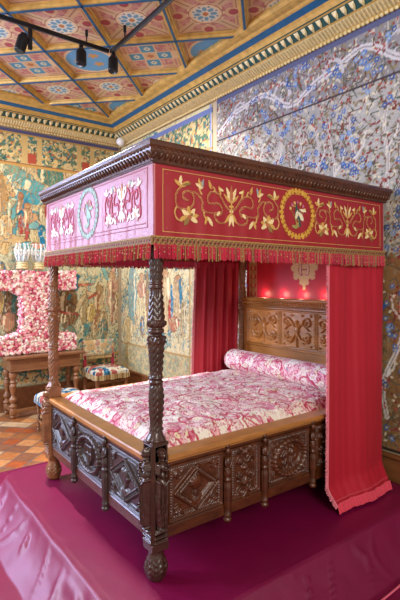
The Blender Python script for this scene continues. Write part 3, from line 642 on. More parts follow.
# shaft profile (radius, height above the dais)
SH = [(.046, .70), (.050, .715), (.042, .73), (.036, .745), (.031, .77), (.028, .80), (.034, .86), (.037, .93), (.031, .99), (.031, 1.0), (.040, 1.008), (.031, 1.018), (.040, 1.03), (.031, 1.04),
      (.029, 1.06), (.033, 1.12), (.040, 1.20), (.040, 1.235), (.030, 1.252), (.042, 1.262), (.042, 1.275), (.030, 1.285), (.041, 1.30), (.040, 1.33), (.034, 1.40), (.030, 1.47), (.030, 1.485), (.039, 1.493), (.030, 1.503), (.039, 1.513), (.030, 1.523), (.029, 1.56), (.033, 1.62), (.032, 1.70), (.03, 2.12)]
def shaft_prof():
    P = np.array(SH); z = np.arange(.70, 2.12, .0048); z = z[z < 1.72]; r = np.interp(z, P[:, 1], P[:, 0]); return list(zip(r, z))+[(.03, 2.12)]
def shaft_rel(T, Z, R):
    ph = (T/(2*pi)*5) % 1; ch = np.abs(ph-.5)*2
    leafy = ((Z > .76) & (Z < .985)) | ((Z > 1.05) & (Z < 1.245)) | ((Z > 1.29) & (Z < 1.45)) | (Z > 1.53)
    sg = np.where((Z > 1.29) & (Z < 1.45), -1, 1)
    w_ = (Z/.034+sg*ch*1.1) % 1
    r = np.where(leafy, .0075*np.abs(np.sin(w_*pi))**.7+.004*(ch < .12)-.004, 0)
    flute = ((Z > .985) & (Z < 1.0)) | ((Z > 1.04) & (Z < 1.05)) | ((Z > 1.45) & (Z < 1.485)) 
    r = r+np.where(flute, .0035*np.cos(T*10), 0)
    knob = ((np.abs(Z-1.225) < .018) | (np.abs(Z-1.305) < .018)); r = r+np.where(knob, .008*np.sqrt(np.clip(1-((ph-.5)*3)**2, 0, 1)), 0)
    base = Z < .76; r = r+np.where(base, .006*np.abs(np.cos(T*3))*np.clip((.76-Z)*20, 0, 1), 0)
    return r
FT = [(.034, 0), (.042, .004), (.049, .02), (.054, .045), (.054, .065), (.050, .09), (.044, .115), (.039, .138), (.038, .148), (.046, .154), (.046, .162), (.040, .168), (.040, .175)]
def foot_rel(T, Z, R):
    ph = (T/(2*pi)*6) % 1; k = np.clip(1-np.abs(Z-.07)/.06, 0, 1)
    return k*(.013*np.abs(np.sin(ph*pi))**.6-.006)+k*.004*np.sin(Z*230+np.abs(ph-.5)*14)
def post(x, y, faces, m, dark):
    V = MB().lathe(x, y, [(r, z+ZP) for r, z in shaft_prof()], 60, lambda T, Z, R: shaft_rel(T, Z-ZP, R))
    p = V.build('corner_post', m, bed, True)
    s = .046; blk = MB().box((x-s, y-s, ZP+.17), (x+s, y+s, ZP+.70), .006).box((x-s-.004, y-s-.004, ZP+.155), (x+s+.004, y+s+.004, ZP+.20), .005).box((x-s-.003, y-s-.003, ZP+.69), (x+s+.003, y+s+.003, ZP+.707), .004)
    blk.build('post_block', m, p)
    z = np.array(FT); zz = np.arange(0, .175, .004); rr = np.interp(zz, z[:, 1], z[:, 0])
    MB().lathe(x, y, [(r, q+ZP) for r, q in zip(rr, zz)], 54, lambda T, Z, R: foot_rel(T, Z-ZP, R)).build('foot', m, p, True)
    for k, f in enumerate(faces):
        d = {'-x': ((x-s, y+.039, ZP+.195), (0, -1, 0), (-1, 0, 0)), '-y': ((x-.039, y-s, ZP+.195), (1, 0, 0), (0, -1, 0)), '+y': ((x+.039, y+s, ZP+.195), (-1, 0, 0), (0, 1, 0))}[f]
        slab('carved_figure', CARY[k % 2], d[0], d[1], (0, 0, 1), d[2], m, p, thick=.002, col=False)
    return p
post(0, 0, ('-x', '-y'), M_woodshaded, 1); post(0, BWD, ('-x', '+y'), M_postw, 0); post(BL-.03, 0, (), M_wood, 0); post(BL, BWD, (), M_postw, 0)

def baluster(parent, x, y, face, m, top=.60, bot=.175, head=True):
    b = MB(); n = (-1, 0) if face == '-x' else (0, -1)
    z0, z1 = bot+ZP, top+ZP; H = z1-z0
    pf = [(.012, 0), (.023, .02), (.026, .045), (.016, .07), (.024, .09), (.020, .11), (.016, .15), (.023, .30), (.025, .45), (.019, .52), (.027, .545), (.018, .57), (.024, .62), (.020, .70)]
    rel = lambda T, Z, R: .0034*np.cos(T*8)*((Z > z0+.12*H) & (Z < z0+.52*H))+.002*np.sin(T*5+Z*160)*(Z > z0+.55*H)
    prof = [(np.interp(q, [k[1] for k in pf], [k[0] for k in pf]), z0+q*H) for q in np.linspace(0, .70, 50)]
    b.lathe(x, y, prof, 24, rel)
    c = z0+.76*H; b.ball((x+n[0]*.002, y+n[1]*.002, c), .021, 10, 8, sc=(1, 1, 1.5)); b.ball((x+n[0]*.012, y+n[1]*.012, c-.0), .010, 8, 6)
    b.ball((x+n[0]*.004, y+n[1]*.004, z0+.90*H), .018, 10, 8, sc=(.9, .9, 1.15)); b.ball((x, y, z0+.965*H), .016, 8, 6, sc=(1.1, 1.1, .7))
    t = (0, 1) if face == '-x' else (1, 0)
    for s in (-1, 1): b.tube([(x+t[0]*s*.016+n[0]*.005, y+t[1]*s*.016+n[1]*.005, z0+.82*H), (x+t[0]*s*.022+n[0]*.010, y+t[1]*s*.022+n[1]*.01, z0+.74*H), (x+n[0]*.022, y+n[1]*.022, z0+.70*H)], .006, 6)
    b.build('baluster', m, parent, True)
OUT = .032
M_footw = mat('grey_brown_walnut', '#3a2a26', .36, noise=.3, nscale=(20, 20, 40), bump=.2, bscale=90, coat=.2)  # greyer, darker walnut for the foot rail's panels and balusters
# foot rail (faces -x)
fr = MB().box((-OUT, .04, ZP+.20), (.03, BWD-.04, ZP+.265), .006); fr.box((-OUT, .04, ZP+.57), (.03, BWD-.04, ZP+.602), .004); fr.box((-OUT+.012, .04, ZP+.25), (.03, BWD-.04, ZP+.59))
fr = fr.build('foot_rail', M_wood, bed)
MB().box((-OUT-.022, .045, ZP+.602), (.055, BWD-.045, ZP+.632), .007).box((-OUT-.008, .045, ZP+.59), (.0, BWD-.045, ZP+.604), .003).build('rail_cap', M_honey, fr)
for k, (y0, y1, kind, sd) in enumerate(((.055, .485, 'diamond', 1), (.55, .975, 'wreath', 1), (1.04, 1.465, 'diamond', 2))):
    slab('carved_panel', panel_art(y1-y0, .30, kind, sd), (-OUT+.010, y1, ZP+.268), (0, -1, 0), (0, 0, 1), (-1, 0, 0), M_footw, fr, thick=.004, col=False)
for y in (.518, 1.007): baluster(fr, -OUT-.004, y, '-x', M_footw, .61, .15)
# side rails (outer face -y near, +y far)
sr = MB().box((.04, -OUT, ZP+.20), (BL-.04, .03, ZP+.265), .006).box((.04, -OUT, ZP+.57), (BL-.04, .03, ZP+.602), .004).box((.04, -OUT+.012, ZP+.25), (BL-.04, .03, ZP+.59)).build('side_rail', M_wood, bed)
MB().box((.045, -OUT-.022, ZP+.602), (BL-.045, .055, ZP+.632), .007).box((.045, -OUT-.008, ZP+.59), (BL-.045, 0, ZP+.604), .003).build('rail_cap', M_honey, sr)
for (x0, x1, kind, sd) in ((.055, .42, 'diamond', 1), (.475, .71, 'grotesque', 0), (.77, 1.15, 'wreath', 0), (1.21, 1.44, 'grotesque', 0), (1.50, 1.90, 'diamond', 2)):
    slab('carved_panel', panel_art(x1-x0, .30, kind, sd), (x0, -OUT+.010, ZP+.268), (1, 0, 0), (0, 0, 1), (0, -1, 0), M_wood, sr, thick=.004, col=False)
for x in (.448, .740, 1.180, 1.47): baluster(sr, x, -OUT-.004, '-y', M_wood, .61, .165)
s2 = MB().box((.04, BWD-.03, ZP+.20), (BL-.04, BWD+OUT, ZP+.602), .006).build('side_rail', M_wood, bed)
MB().box((.045, BWD-.055, ZP+.602), (BL-.045, BWD+OUT+.02, ZP+.632), .007).build('rail_cap', M_honey, s2)

# headboard
hb = MB().box((1.935, .05, ZP+.3), (1.97, 1.47, ZP+1.30), .004)
hb = hb.build('headboard', M_headw, bed)
h = MB(); y0, y1 = .04, 1.475
h.box((1.90, y0, ZP+1.335), (1.985, y1, ZP+1.365), .008).box((1.915, y0, ZP+1.30), (1.98, y1, ZP+1.337), .006)
for k in range(46): h.ball((1.912, y0+.015+k*(y1-y0-.03)/45, ZP+1.318), .0125, 6, 5)
for k in range(80): h.ball((1.926, y0+.01+k*(y1-y0-.02)/79, ZP+1.287), .008, 6, 4)
h.build('cornice_moulding', M_headw, hb, True)
def hb_frieze():
    a = Art(1.30, .34, .0042); a.z += .001
    a.frame(.008, 1.292, .008, .332, .008, None, .012)
    for c in (.04, .44, .86, 1.26): a.line([(c-.014, .02), (c-.014, .32)], .005, None, .012); a.line([(c+.014, .02), (c+.014, .32)], .005, None, .012); [a.ell(c, y, .008, .012, 0, None, .012) for y in np.arange(.03, .32, .027)]
    for c in (.24, .65, 1.06):
        a.ell(c, .17, .03, .045, 0, None, .018); a.ell(c, .235, .018, .022, 0, None, .02); a.line([(c, .02), (c, .13)], .009, None, .014)
        for s in (-1, 1):
            a.line([(c, .15), (c+s*.05, .08), (c+s*.11, .07), (c+s*.15, .12)], .012, None, .017, w2=.006)
            a.line(spiral(c+s*.115, .10, .045, .008, pi if s > 0 else 0, s*1.2), .007, None, .015); a.line(spiral(c+s*.12, .235, .05, .008, pi if s > 0 else 0, -s*1.2), .008, None, .016)
            a.line([(c+s*.02, .19), (c+s*.06, .23), (c+s*.10, .20), (c+s*.14, .17)], .009, None, .017, w2=.005)
            a.leaf(c+s*.03, .20, .08, .016, pi/2-s*.7, None, .016); a.leaf(c+s*.03, .10, .07, .014, -pi/2+s*.8, None, .014); a.leaf(c+s*.10, .15, .06, .013, -s*.4 if s > 0 else pi+.4, None, .014)
            a.ell(c+s*.155, .30, .013, .012, 0, None, .013); a.ell(c+s*.06, .30, .02, .009, 0, None, .011); a.ell(c+s*.155, .035, .013, .012, 0, None, .013)
    a.z *= 1.6
    return a
slab('carved_frieze', hb_frieze(), (1.934, 1.41, ZP+.92), (0, -1, 0), (0, 0, 1), (-1, 0, 0), M_headw, hb, thick=.003, col=False)
MB().box((1.918, .07, ZP+.895), (1.94, 1.45, ZP+.915), .005).box((1.918, .07, ZP+1.262), (1.94, 1.45, ZP+1.278), .004).box((1.922, 1.42, ZP+.70), (1.94, 1.46, ZP+1.28), .004).box((1.922, .06, ZP+.70), (1.94, .10, ZP+1.28), .004).box((1.92, .07, ZP+.74), (1.94, 1.45, ZP+.765), .004).build('frame_moulding', M_honey, hb)

# crimson cloth behind the headboard with a gold border and a monogram cartouche
def backcloth():
    a = Art(1.46, .80, .006, '#c4142c', v0=1.33); n = fbm(a.U, a.V, 9, 4, 2); a.c = a.c*(.8+.4*n[..., None])
    for u0 in (.045, 1.315):
        a.rect(u0, u0+.10, 1.33, 2.13, '#b52f34')
        for y in np.arange(1.36, 2.1, .085):
            for s in (-1, 1): a.line(spiral(u0+.05+s*.022, y, .026, .006, 0 if s < 0 else pi, s*1.1, 14), .006, '#b98f4c')
            a.ell(u0+.05, y+.04, .016, .02, 0, '#c9a25a', petals=4)
        a.line([(u0, 1.33), (u0, 2.13)], .004, '#c9a25a'); a.line([(u0+.1, 1.33), (u0+.1, 2.13)], .004, '#c9a25a')
    cx, cy = .755, 1.60
    G = '#e0c489'
    a.poly([(cx-.13, cy+.11), (cx-.06, cy+.14), (cx, cy+.12), (cx+.06, cy+.14), (cx+.13, cy+.11), (cx+.115, cy+.03), (cx+.13, cy-.02), (cx+.07, cy-.04), (cx+.03, cy-.10), (cx, cy-.13), (cx-.03, cy-.10), (cx-.07, cy-.04), (cx-.13, cy-.02), (cx-.115, cy+.03)], G)
    for s in (-1, 1): a.ell(cx+s*.125, cy+.045, .03, .03, 0, G); a.ell(cx+s*.095, cy-.04, .03, .022, 0, G); a.ell(cx+s*.035, cy-.09, .022, .018, 0, G)
    a.ell(cx, cy-.135, .016, .02, 0, G)
    for s in (-1, 1): a.line([(cx+s*.032, cy+.085), (cx+s*.032, cy-.03)], .009, '#f2e6c8'); a.line([(cx+s*.032, cy+.085), (cx+s*.032, cy-.03)], .004, '#b8505a')
    a.line([(cx-.032, cy+.03), (cx+.032, cy+.03)], .006, '#b8505a')
    for s in (-1, 1): a.line([(cx+s*.032+.03*cos(t), cy+.03+.055*sin(t)) for t in np.linspace(.9, 5.4, 12)] if s < 0 else [(cx+s*.032-.03*cos(t), cy+.03+.055*sin(t)) for t in np.linspace(.9, 5.4, 12)], .004, '#b8505a')
    return a
slab('headcloth', backcloth(), (1.992, 1.49, ZP+1.33), (0, -1, 0), (0, 0, 1), (-1, 0, 0), mat('embroidered_crimson_cloth', attr=True, rough=.5, sheen=.3), bed, thick=.006)

# small warm lamps standing behind the headboard's top moulding
lp = bpy.data.lights.new('headboard_lamp', 'POINT'); lp.energy = .35; lp.color = (1, .72, .5); lp.shadow_soft_size = .02
for y in (.5, .74, .98, 1.22):
    o = bpy.data.objects.new('headboard_lamp', lp); COL.objects.link(o); o.location = (1.955, y, ZP+1.40)
# ------------------------------------------------------------------ canopy
VO = .0428; VB, VT = 1.75, 2.14
cp = MB()
cp.box((-VO+.01, -VO+.01, ZP+2.13), (BL+VO-.01, BWD+VO-.01, ZP+2.15)); cp = cp.build('canopy_top', M_silk, bed)
PF = [(.040, 2.118), (.052, 2.118), (.056, 2.128), (.060, 2.136), (.078, 2.168), (.080, 2.184), (.083, 2.188), (.089, 2.196), (.0894, 2.216), (.082, 2.2245), (.02, 2.2245), (.02, 2.150)]
x0, x1, y0, y1 = 0, BL, 0, BWD
V = []; 
for o, z in PF: V += [(x0-o, y0-o, z+ZP), (x1+o, y0-o, z+ZP), (x1+o, y1+o, z+ZP), (x0-o, y1+o, z+ZP)]
F = [[4*i+k, 4*i+(k+1) % 4, 4*i+4+(k+1) % 4, 4*i+4+k] for i in range(len(PF)-1) for k in range(4)]
cn = link('canopy_cornice', V, F, M_wood, bed)
lb = MB()
def teeth(p, q, n):
    p, q, n = map(lambda k: np.array(k, float), (p, q, n)); L = np.linalg.norm(q-p); t = (q-p)/L; k = int(L/.034); up = np.array([0, 0, 1.])
    for i in range(k):
        c = p+t*(i+.5)*L/k
        lb.tube([c+n*.060+up*2.136-t*.004, c+n*.072+up*2.152+t*.004, c+n*.080+up*2.172+t*.010], [.005, .010, .008], 6)
        lb.ball(c+n*.083+up*2.186+t*.0+np.array([0, 0, 0]), .006, 6, 4)
    kk = int(L/.014)
    for i in range(kk): lb.ball(p+t*(i+.5)*L/kk+n*.054+up*2.124, .005, 5, 4)
for p, q, n in (((0-.07, 0, ZP), (BL+.07, 0, ZP), (0, -1, 0)), ((0, -.07, ZP), (0, BWD+.07, ZP), (-1, 0, 0)), ((0-.07, BWD, ZP), (BL+.07, BWD, ZP), (0, 1, 0))): teeth(p, q, n)
lb.build('leaf_carving', M_wood, cn, True)

def gold_line_frame(a, w, lo, hi, c='#d9a860'):
    a.frame(.055, w-.055, lo, hi, .0034, c); a.frame(.078, w-.078, lo+.02, hi-.02, .003, c)
def motif(a, cx, cy, W, H, P):
    """strapwork and palmette, mirrored about cx; W,H half sizes; P palette"""
    G, G2, D, S = P['main'], P['light'], P['dark'], P['strap']; k = W/.40; f = .62+.38*k; h = H/.13
    paths = ([(.355, .075), (.392, .03), (.385, -.03), (.335, -.045), (.285, -.025), (.268, .02), (.295, .055), (.335, .05), (.345, .02), (.315, .005)],
             [(.31, .058), (.25, .05), (.215, .01), (.208, -.045), (.085, -.045), (.068, -.02), (.10, .008), (.165, .005), (.175, .045), (.14, .072), (.085, .055), (.04, .0), (.012, -.02)],
             [(.0, -.045), (.045, -.095), (.095, -.10), (.125, -.07), (.105, -.045), (.08, -.055)],
             [(.385, -.03), (.40, -.065), (.385, -.10), (.35, -.11)], [(.208, -.04), (.20, -.075), (.175, -.09)], [(.22, .05), (.235, .08), (.22, .10)], [(.12, .07), (.13, .095), (.15, .10)])
    for s in (-1, 1):
        X = lambda x: cx+s*x*k
        R = lambda t: t if s > 0 else pi-t
        for wd, c in ((.0062*f*P['sw'], S), (.0024*f, P['mid'])):
            for i, p in enumerate(paths):
                if wd < .004 and i > 2: continue
                a.line(smoothpath([(X(x), cy+y*h) for x, y in p], 5), wd, c)
        L = lambda x, y, ln, w_, t, c: a.leaf(X(x), cy+y*h, ln*f, w_*f, R(t), c)
        # acanthus head in the outer corner
        L(.36, .075, .06, .013, 2.6, G); L(.365, .08, .05, .012, 1.7, G2); L(.36, .08, .045, .011, .6, G); L(.35, .085, .06, .008, 2.9, D)
        # large flower low in the outer corner
        for t, c in ((2.9, G), (2.2, G2), (1.4, G), (.6, G2), (-.2, G), (-.9, D), (3.6, G2)): L(.30, -.085, .055, .014, t, c)
        a.ell(X(.30), cy-.085*h, .014*f, .013*f, 0, P['acc']); a.ell(X(.285), cy-.07*h, .009*f, .009*f, 0, D)
        # tulip, bud and stray leaves
        a.ell(X(.222), cy+.095*h, .015*f, .018*f, 0, G2); L(.222, .085, .045, .010, 1.9, P['blue']); L(.222, .085, .045, .010, 1.2, G); L(.222, .085, .042, .009, .5, G2)
        L(.15, .085, .045, .011, 1.2, G); a.ell(X(.145), cy+.098*h, .008, .011, 0, P['acc']); L(.08, .06, .05, .010, 1.3, G); L(.06, .085, .03, .008, .4, G2)
        L(.175, -.075, .055, .012, -2.2, G2); L(.18, -.07, .05, .010, -1.2, G); L(.11, -.065, .035, .009, 2.2, G2)
        # palmette on the axis
        a.leaf(cx, cy+.02*h, .095*h, .012*f, pi/2-s*.38, G2); a.leaf(cx+s*.004, cy+.02*h, .07*h, .009*f, pi/2-s*.8, G); a.leaf(cx, cy-.04*h, .065*h, .011*f, -pi/2+s*.65, G); a.leaf(cx, cy-.045*h, .07*h, .010*f, -pi/2+s*.22, G2)
    a.leaf(cx, cy+.01*h, .115*h, .012*f, pi/2, P['acc']); a.ell(cx, cy-.0*h, .020*f, .009, 0, G); a.ell(cx, cy-.03*h, .015*f, .008, 0, G2); a.line([(cx, cy-.05*h), (cx, cy+.03*h)], .006, G)
def medallion(a, cx, cy, rx, ry, P, bird):
    for k in range(30): t = k/30*2*pi; a.ell(cx+rx*cos(t), cy+ry*sin(t), .0155, .0155, 0, P['wr'][k % 2])
    a.ring(cx, cy, rx-.018, ry-.018, .0025, P['wr'][1]); a.ring(cx, cy, rx+.017, ry+.017, .0022, P['wr'][1])
    for k in range(7):
        t = pi/2+(k-3)*.42; a.line([(cx, cy-.085), (cx+.03*cos(t), cy-.03), (cx+.065*cos(t), cy+.06*sin(t)+.01)], .0025, P['stem']); a.ell(cx+.068*cos(t), cy+.062*sin(t)+.012, .011, .012, 0, P['fl'][k % 2], petals=5)
    a.leaf(cx-.03, cy-.08, .06, .012, .15, P['stem']); a.leaf(cx, cy-.09, .05, .012, pi-.2, P['stem'])
    a.ell(cx+.002, cy-.002, .026, .042, .35, bird[0]); a.ell(cx-.012, cy+.045, .014, .016, 0, bird[0]); a.leaf(cx-.02, cy+.045, .026, .005, pi-.1, bird[2])
    a.leaf(cx+.012, cy+.01, .06, .016, -.9, bird[1]); a.leaf(cx+.01, cy-.01, .07, .014, -1.35, bird[0]); a.leaf(cx+.0, cy+.02, .05, .013, -1.9, bird[1]); a.leaf(cx+.02, cy+.03, .055, .010, -.2, bird[1])
    for s in (-1, 1): a.line([(cx+s*.006, cy-.035), (cx+s*.008, cy-.065)], .002, bird[2])
GOLD = dict(sw=1, main='#c99a4c', light='#e8cf98', dark='#8a6a34', strap='#c89b58', mid='#8c1c28', acc='#b0623c', blue='#8f9c9c', wr=('#d0a040', '#c8952f'), stem='#9c8a4c', fl=('#d9b56c', '#b7607a'))
PALE = dict(sw=1.25, main='#e9e2dc', light='#f4efe8', dark='#c9a9a4', strap='#b83a58', mid='#c85870', acc='#d9a070', blue='#9fb9b4', wr=('#a3bfb0', '#8fae9f'), stem='#9ab59a', fl=('#d9c3a0', '#c9808c'))
ws = BL+2*VO
av = Art(ws, .43, .0034, '#b8142c', v0=1.72)
gold_line_frame(av, ws, 1.775, 2.095)
CYV = 1.945
motif(av, .470+VO, CYV, .385, .125, GOLD); motif(av, 1.545+VO, CYV, .35, .125, GOLD)
for s, x in ((1, 1.025+VO),): medallion(av, x, CYV+.008, .148, .145, GOLD, ('#3f4a46', '#e2d8b8', '#c9a24a'))
wf = BWD+2*VO
af = Art(wf, .43, .0034, '#b8142c', v0=1.72)
gold_line_frame(af, wf, 1.80, 2.105, '#b9606a')
yc = BWD+VO-.763
motif(af, BWD+VO-.295, CYV+.01, .215, .12, PALE); motif(af, BWD+VO-1.225, CYV+.01, .225, .12, PALE)
medallion(af, yc, CYV+.015, .145, .15, PALE, ('#7fae9f', '#a9c9b8', '#5f8f84'))
rip = lambda U, V: .0035*np.sin(U*23)*np.clip((2.14-1.72-V)*2.2, 0, 1)+.002*np.sin(U*61+1)*(V < .3)
def valance(name, art, O, ud, nd, stitched=True):
    p = Art(art.w, .43, .016, v0=1.72)
    o = slab('valance', p, O, ud, (0, 0, 1), nd, M_silk, bed, thick=.006, col=False, bend=rip)
    if stitched: overlay('embroidery', art, O, ud, (0, 0, 1), nd, M_stitch, o, .0016, bend=rip)
    return o
v1 = valance('near', av, (-VO, -VO, ZP+1.72), (1, 0, 0), (0, -1, 0))
v2 = valance('foot', af, (-VO, BWD+VO, ZP+1.72), (0, -1, 0), (-1, 0, 0))
v3 = valance('far', av, (-VO, BWD+VO-.006, ZP+1.72), (1, 0, 0), (0, 1, 0), False)
v4 = valance('head', af, (BL+VO-.006, BWD+VO, ZP+1.72), (0, -1, 0), (1, 0, 0), False)
def galloon(p, q, n, parent, pale=False):
    """gold braid band with a row of crimson and gold tassels hanging under it"""
    p, q, n = map(lambda k: np.array(k, float), (p, q, n)); L = np.linalg.norm(q-p); t = (q-p)/L; up = np.array([0, 0, 1.])
    A = Art(L, .046, .0042, '#5a2a20', v0=1.707); A.z += .002
    k = 0
    s = 0
    while s < L:
        A.line([(s, 1.710), (s+.014, 1.73), (s+.028, 1.75)], .0036, '#9c7a40', .006); A.line([(s+.028, 1.710), (s+.014, 1.73), (s, 1.75)], .0036, '#8a683a', .006); A.ell(s+.014, 1.73, .004, .004, 0, '#8f2834', .008); s += .028
    A.line([(0, 1.750), (L, 1.750)], .0032, '#a88648', .007); A.line([(0, 1.710), (L, 1.710)], .0032, '#9c7a40', .007)
    slab('gold_braid', A, p+up*1.707+n*.003, t, up, n, M_fringe, parent, thick=.004)
    m = MB(); s = .004; r = random.Random(int(L*1000)); i = 0
    while s < L-.004:
        g = r.random() < .2; c = hx('#8f7040' if g else '#b01c38')*r.uniform(.65, 1.25); ln = r.uniform(.056, .068)+(.006 if g else 0); w_ = .0032
        b = p+t*(s+r.uniform(-.001, .001))+n*(.004+r.uniform(0, .006)); e = b+t*r.uniform(-.003, .003)+n*r.uniform(-.002, .005)
        m.add([b+up*1.714-t*w_, b+up*1.714+t*w_, b+up*1.714+n*.004, e+up*(1.702-ln)-t*w_*1.1, e+up*(1.702-ln)+t*w_*1.1, e+up*(1.702-ln)+n*.006],
              [[0, 3, 5, 2], [2, 5, 4, 1], [1, 4, 3, 0], [3, 4, 5]], np.array([c*1.0]*3+[c]*3))
        if i % 5 == 0: m.ball(b+up*1.694+n*.005, .004, 5, 4, hx('#9c7a40')); m.ball(b+up*(1.672+r.uniform(-.012, .014))+n*.006, .0045, 5, 4, hx(r.choice(['#b8985c', '#d06a78', '#8f7040'])))
        s += .0058; i += 1
    m.build('tassel_fringe', M_fringe, parent, usecol=True)
galloon((-VO-.004, -VO-.004, ZP), (BL+VO+.004, -VO-.004, ZP), (0, -1, 0), v1)
galloon((-VO-.004, BWD+VO+.004, ZP), (-VO-.004, -VO-.004, ZP), (-1, 0, 0), v2)
galloon((-VO-.004, BWD+VO, ZP), (BL+VO, BWD+VO, ZP), (0, 1, 0), v3)
galloon((BL+VO, -VO, ZP), (BL+VO, BWD+VO, ZP), (1, 0, 0), v4)
# pink inner fringe seen under the far and head edges of the canopy
def inner_fringe(p, q, n, parent):
    p, q, n = map(lambda k: np.array(k, float), (p, q, n)); L = np.linalg.norm(q-p); t = (q-p)/L; up = np.array([0, 0, 1.]); m = MB(); s = 0; r = random.Random(3)
    while s < L:
        c = hx('#d0405e')*r.uniform(.8, 1.2); w_ = .004; b = p+t*s; ln = r.uniform(.05, .06)
        m.add([b+up*1.71-t*w_, b+up*1.71+t*w_, b+up*1.71+n*.005, b+up*(1.71-ln)-t*w_, b+up*(1.71-ln)+t*w_, b+up*(1.71-ln)+n*.006], [[0, 3, 5, 2], [2, 5, 4, 1], [1, 4, 3, 0], [3, 4, 5]], c); s += .0075
    m.build('inner_fringe', M_fringe, parent, usecol=True)
inner_fringe((-.03, BWD+.03, ZP), (BL+.03, BWD+.03, ZP), (0, -1, 0), v3)

# ------------------------------------------------------------------ quilt and bolster
def chintz(a, seed, sc=.85):
    U, V = a.U, a.V; wu = U+.06*(fbm(U, V, 5, seed, 2)-.5)*2; wv = V+.06*(fbm(U, V, 5, seed+1, 2)-.5)*2
    n = fbm(wu, wv, 9/sc, seed+2, 3); q = fbm(wu, wv, 20/sc, seed+4, 3); g = fbm(wu, wv, 30, seed+8, 2)
    a.c = hx('#ecb6b8')*(.9+.2*g[..., None])
    a.c[(q > .5)] = hx('#efd0cf'); a.c[n > .55] = hx('#f4eadb'); a.c[(n < .36)] = hx('#f0dccb'); a.c[q < .34] = hx('#d9839a')
    for t, w_, c in ((.55, .012, '#c04058'), (.45, .012, '#c85068'), (.36, .010, '#b83a54')): a.c[np.abs(n-t) < w_] = hx(c)
    a.c[np.abs(q-.5) < .014] = hx('#cf6c88'); a.c[np.abs(q-.61) < .010] = hx('#d68ba0')
    r = random.Random(seed)
    for i in range(int(a.w*a.h*40/sc)):
        x, y = a.u0+r.uniform(0, a.w), a.v0+r.uniform(0, a.h); s = r.uniform(.022, .042)*sc
        P = spiral(x, y, s*3, s*1.1, r.uniform(0, 6), r.choice((-.6, .6)), 12); a.line(P, .0065, '#c03c56', .001)
    for i in range(int(a.w*a.h*38/sc)):
        x, y = a.u0+r.uniform(0, a.w), a.v0+r.uniform(0, a.h); s = r.uniform(.022, .040)*sc; t = r.uniform(0, 3)
        c = r.choice(['#f6eee0', '#f2e8cc', '#f3e2da', '#ece0b8']); a.ell(x, y, s*1.2, s*.94, t, '#bf3c54', petals=7, amp=.25); a.ell(x, y, s*1.02, s*.78, t, c, .003, petals=7, amp=.25); a.ell(x, y, s*.45, s*.36, t, '#cf7a90'); a.ell(x, y, s*.3, s*.25, t, r.choice(['#f0d8d0', '#e0d0a0', '#e0b0b8']))
    for i in range(int(a.w*a.h*110/sc)):
        x, y = a.u0+r.uniform(0, a.w), a.v0+r.uniform(0, a.h); a.leaf(x, y, .06*sc, .008*sc, r.uniform(0, 6.3), r.choice(['#f6eede', '#efe2be', '#f0d8d4', '#c4405a', '#cc546a', '#9aa0a4' if r.random() < .15 else '#f4e8da']))
    return a
MB().box((.034, .034, ZP+.30), (1.930, 1.486, ZP+.512), .004).build('bed_base', M_wood, bed)
qx0, qx1, qy0, qy1 = .058, 1.912, .058, 1.462
aq = chintz(Art(qx1-qx0, qy1-qy0, .0062), 20)
ed = np.minimum(np.minimum(aq.U, aq.w-aq.U), np.minimum(aq.V, aq.h-aq.V)); k = np.clip(ed/.10, 0, 1)
wrk = fbm(aq.U*1.2, aq.V, 7, 77, 3)
aq.z = .055*np.sin(k*pi/2)**.8+.030*np.clip(ed/.5, 0, 1)+(wrk-.5)*.030*k+.004*np.abs(np.sin(aq.U*14+wrk*5))+aq.z*.6
q = slab('quilt', aq, (qx0, qy0, ZP+.615), (1, 0, 0), (0, 1, 0), (0, 0, 1), M_chintz, thick=.10)
tag(q, 'pink and cream floral quilt covering the mattress of the four-poster', 'quilt')
ab = chintz(Art(1.36, .64, .007, u0=0), 33, .9)
cxb, r0 = 1.70, .102
TH = ab.V/.64*2*pi; sag = 1-.9*np.clip((np.abs(ab.U-.68)-.60)/.085, 0, 1)**2.5
rad = r0*(sag*.55+.45)*(1+.05*(fbm(ab.U, ab.V, 8, 5, 2)-.5))
# ends pull in
rad = rad*np.sqrt(np.clip(1-np.clip((np.abs(ab.U-.68)-.60)/.082, 0, 1)**2, .02, 1))
P = np.stack([cxb+rad*1.12*np.cos(TH), .07+ab.U, ZP+.775+rad*.95*np.sin(TH)], -1).reshape(-1, 3)
I = np.arange(ab.nx*ab.ny).reshape(ab.ny, ab.nx); F = np.stack([I[:-1, :-1], I[1:, :-1], I[1:, 1:], I[:-1, 1:]], -1).reshape(-1, 4)
bo = link('bolster', P, F[:, ::-1], M_chintz, None, ab.c.reshape(-1, 3), True); tag(bo, 'long round bolster in pink floral cloth lying against the headboard', 'bolster')

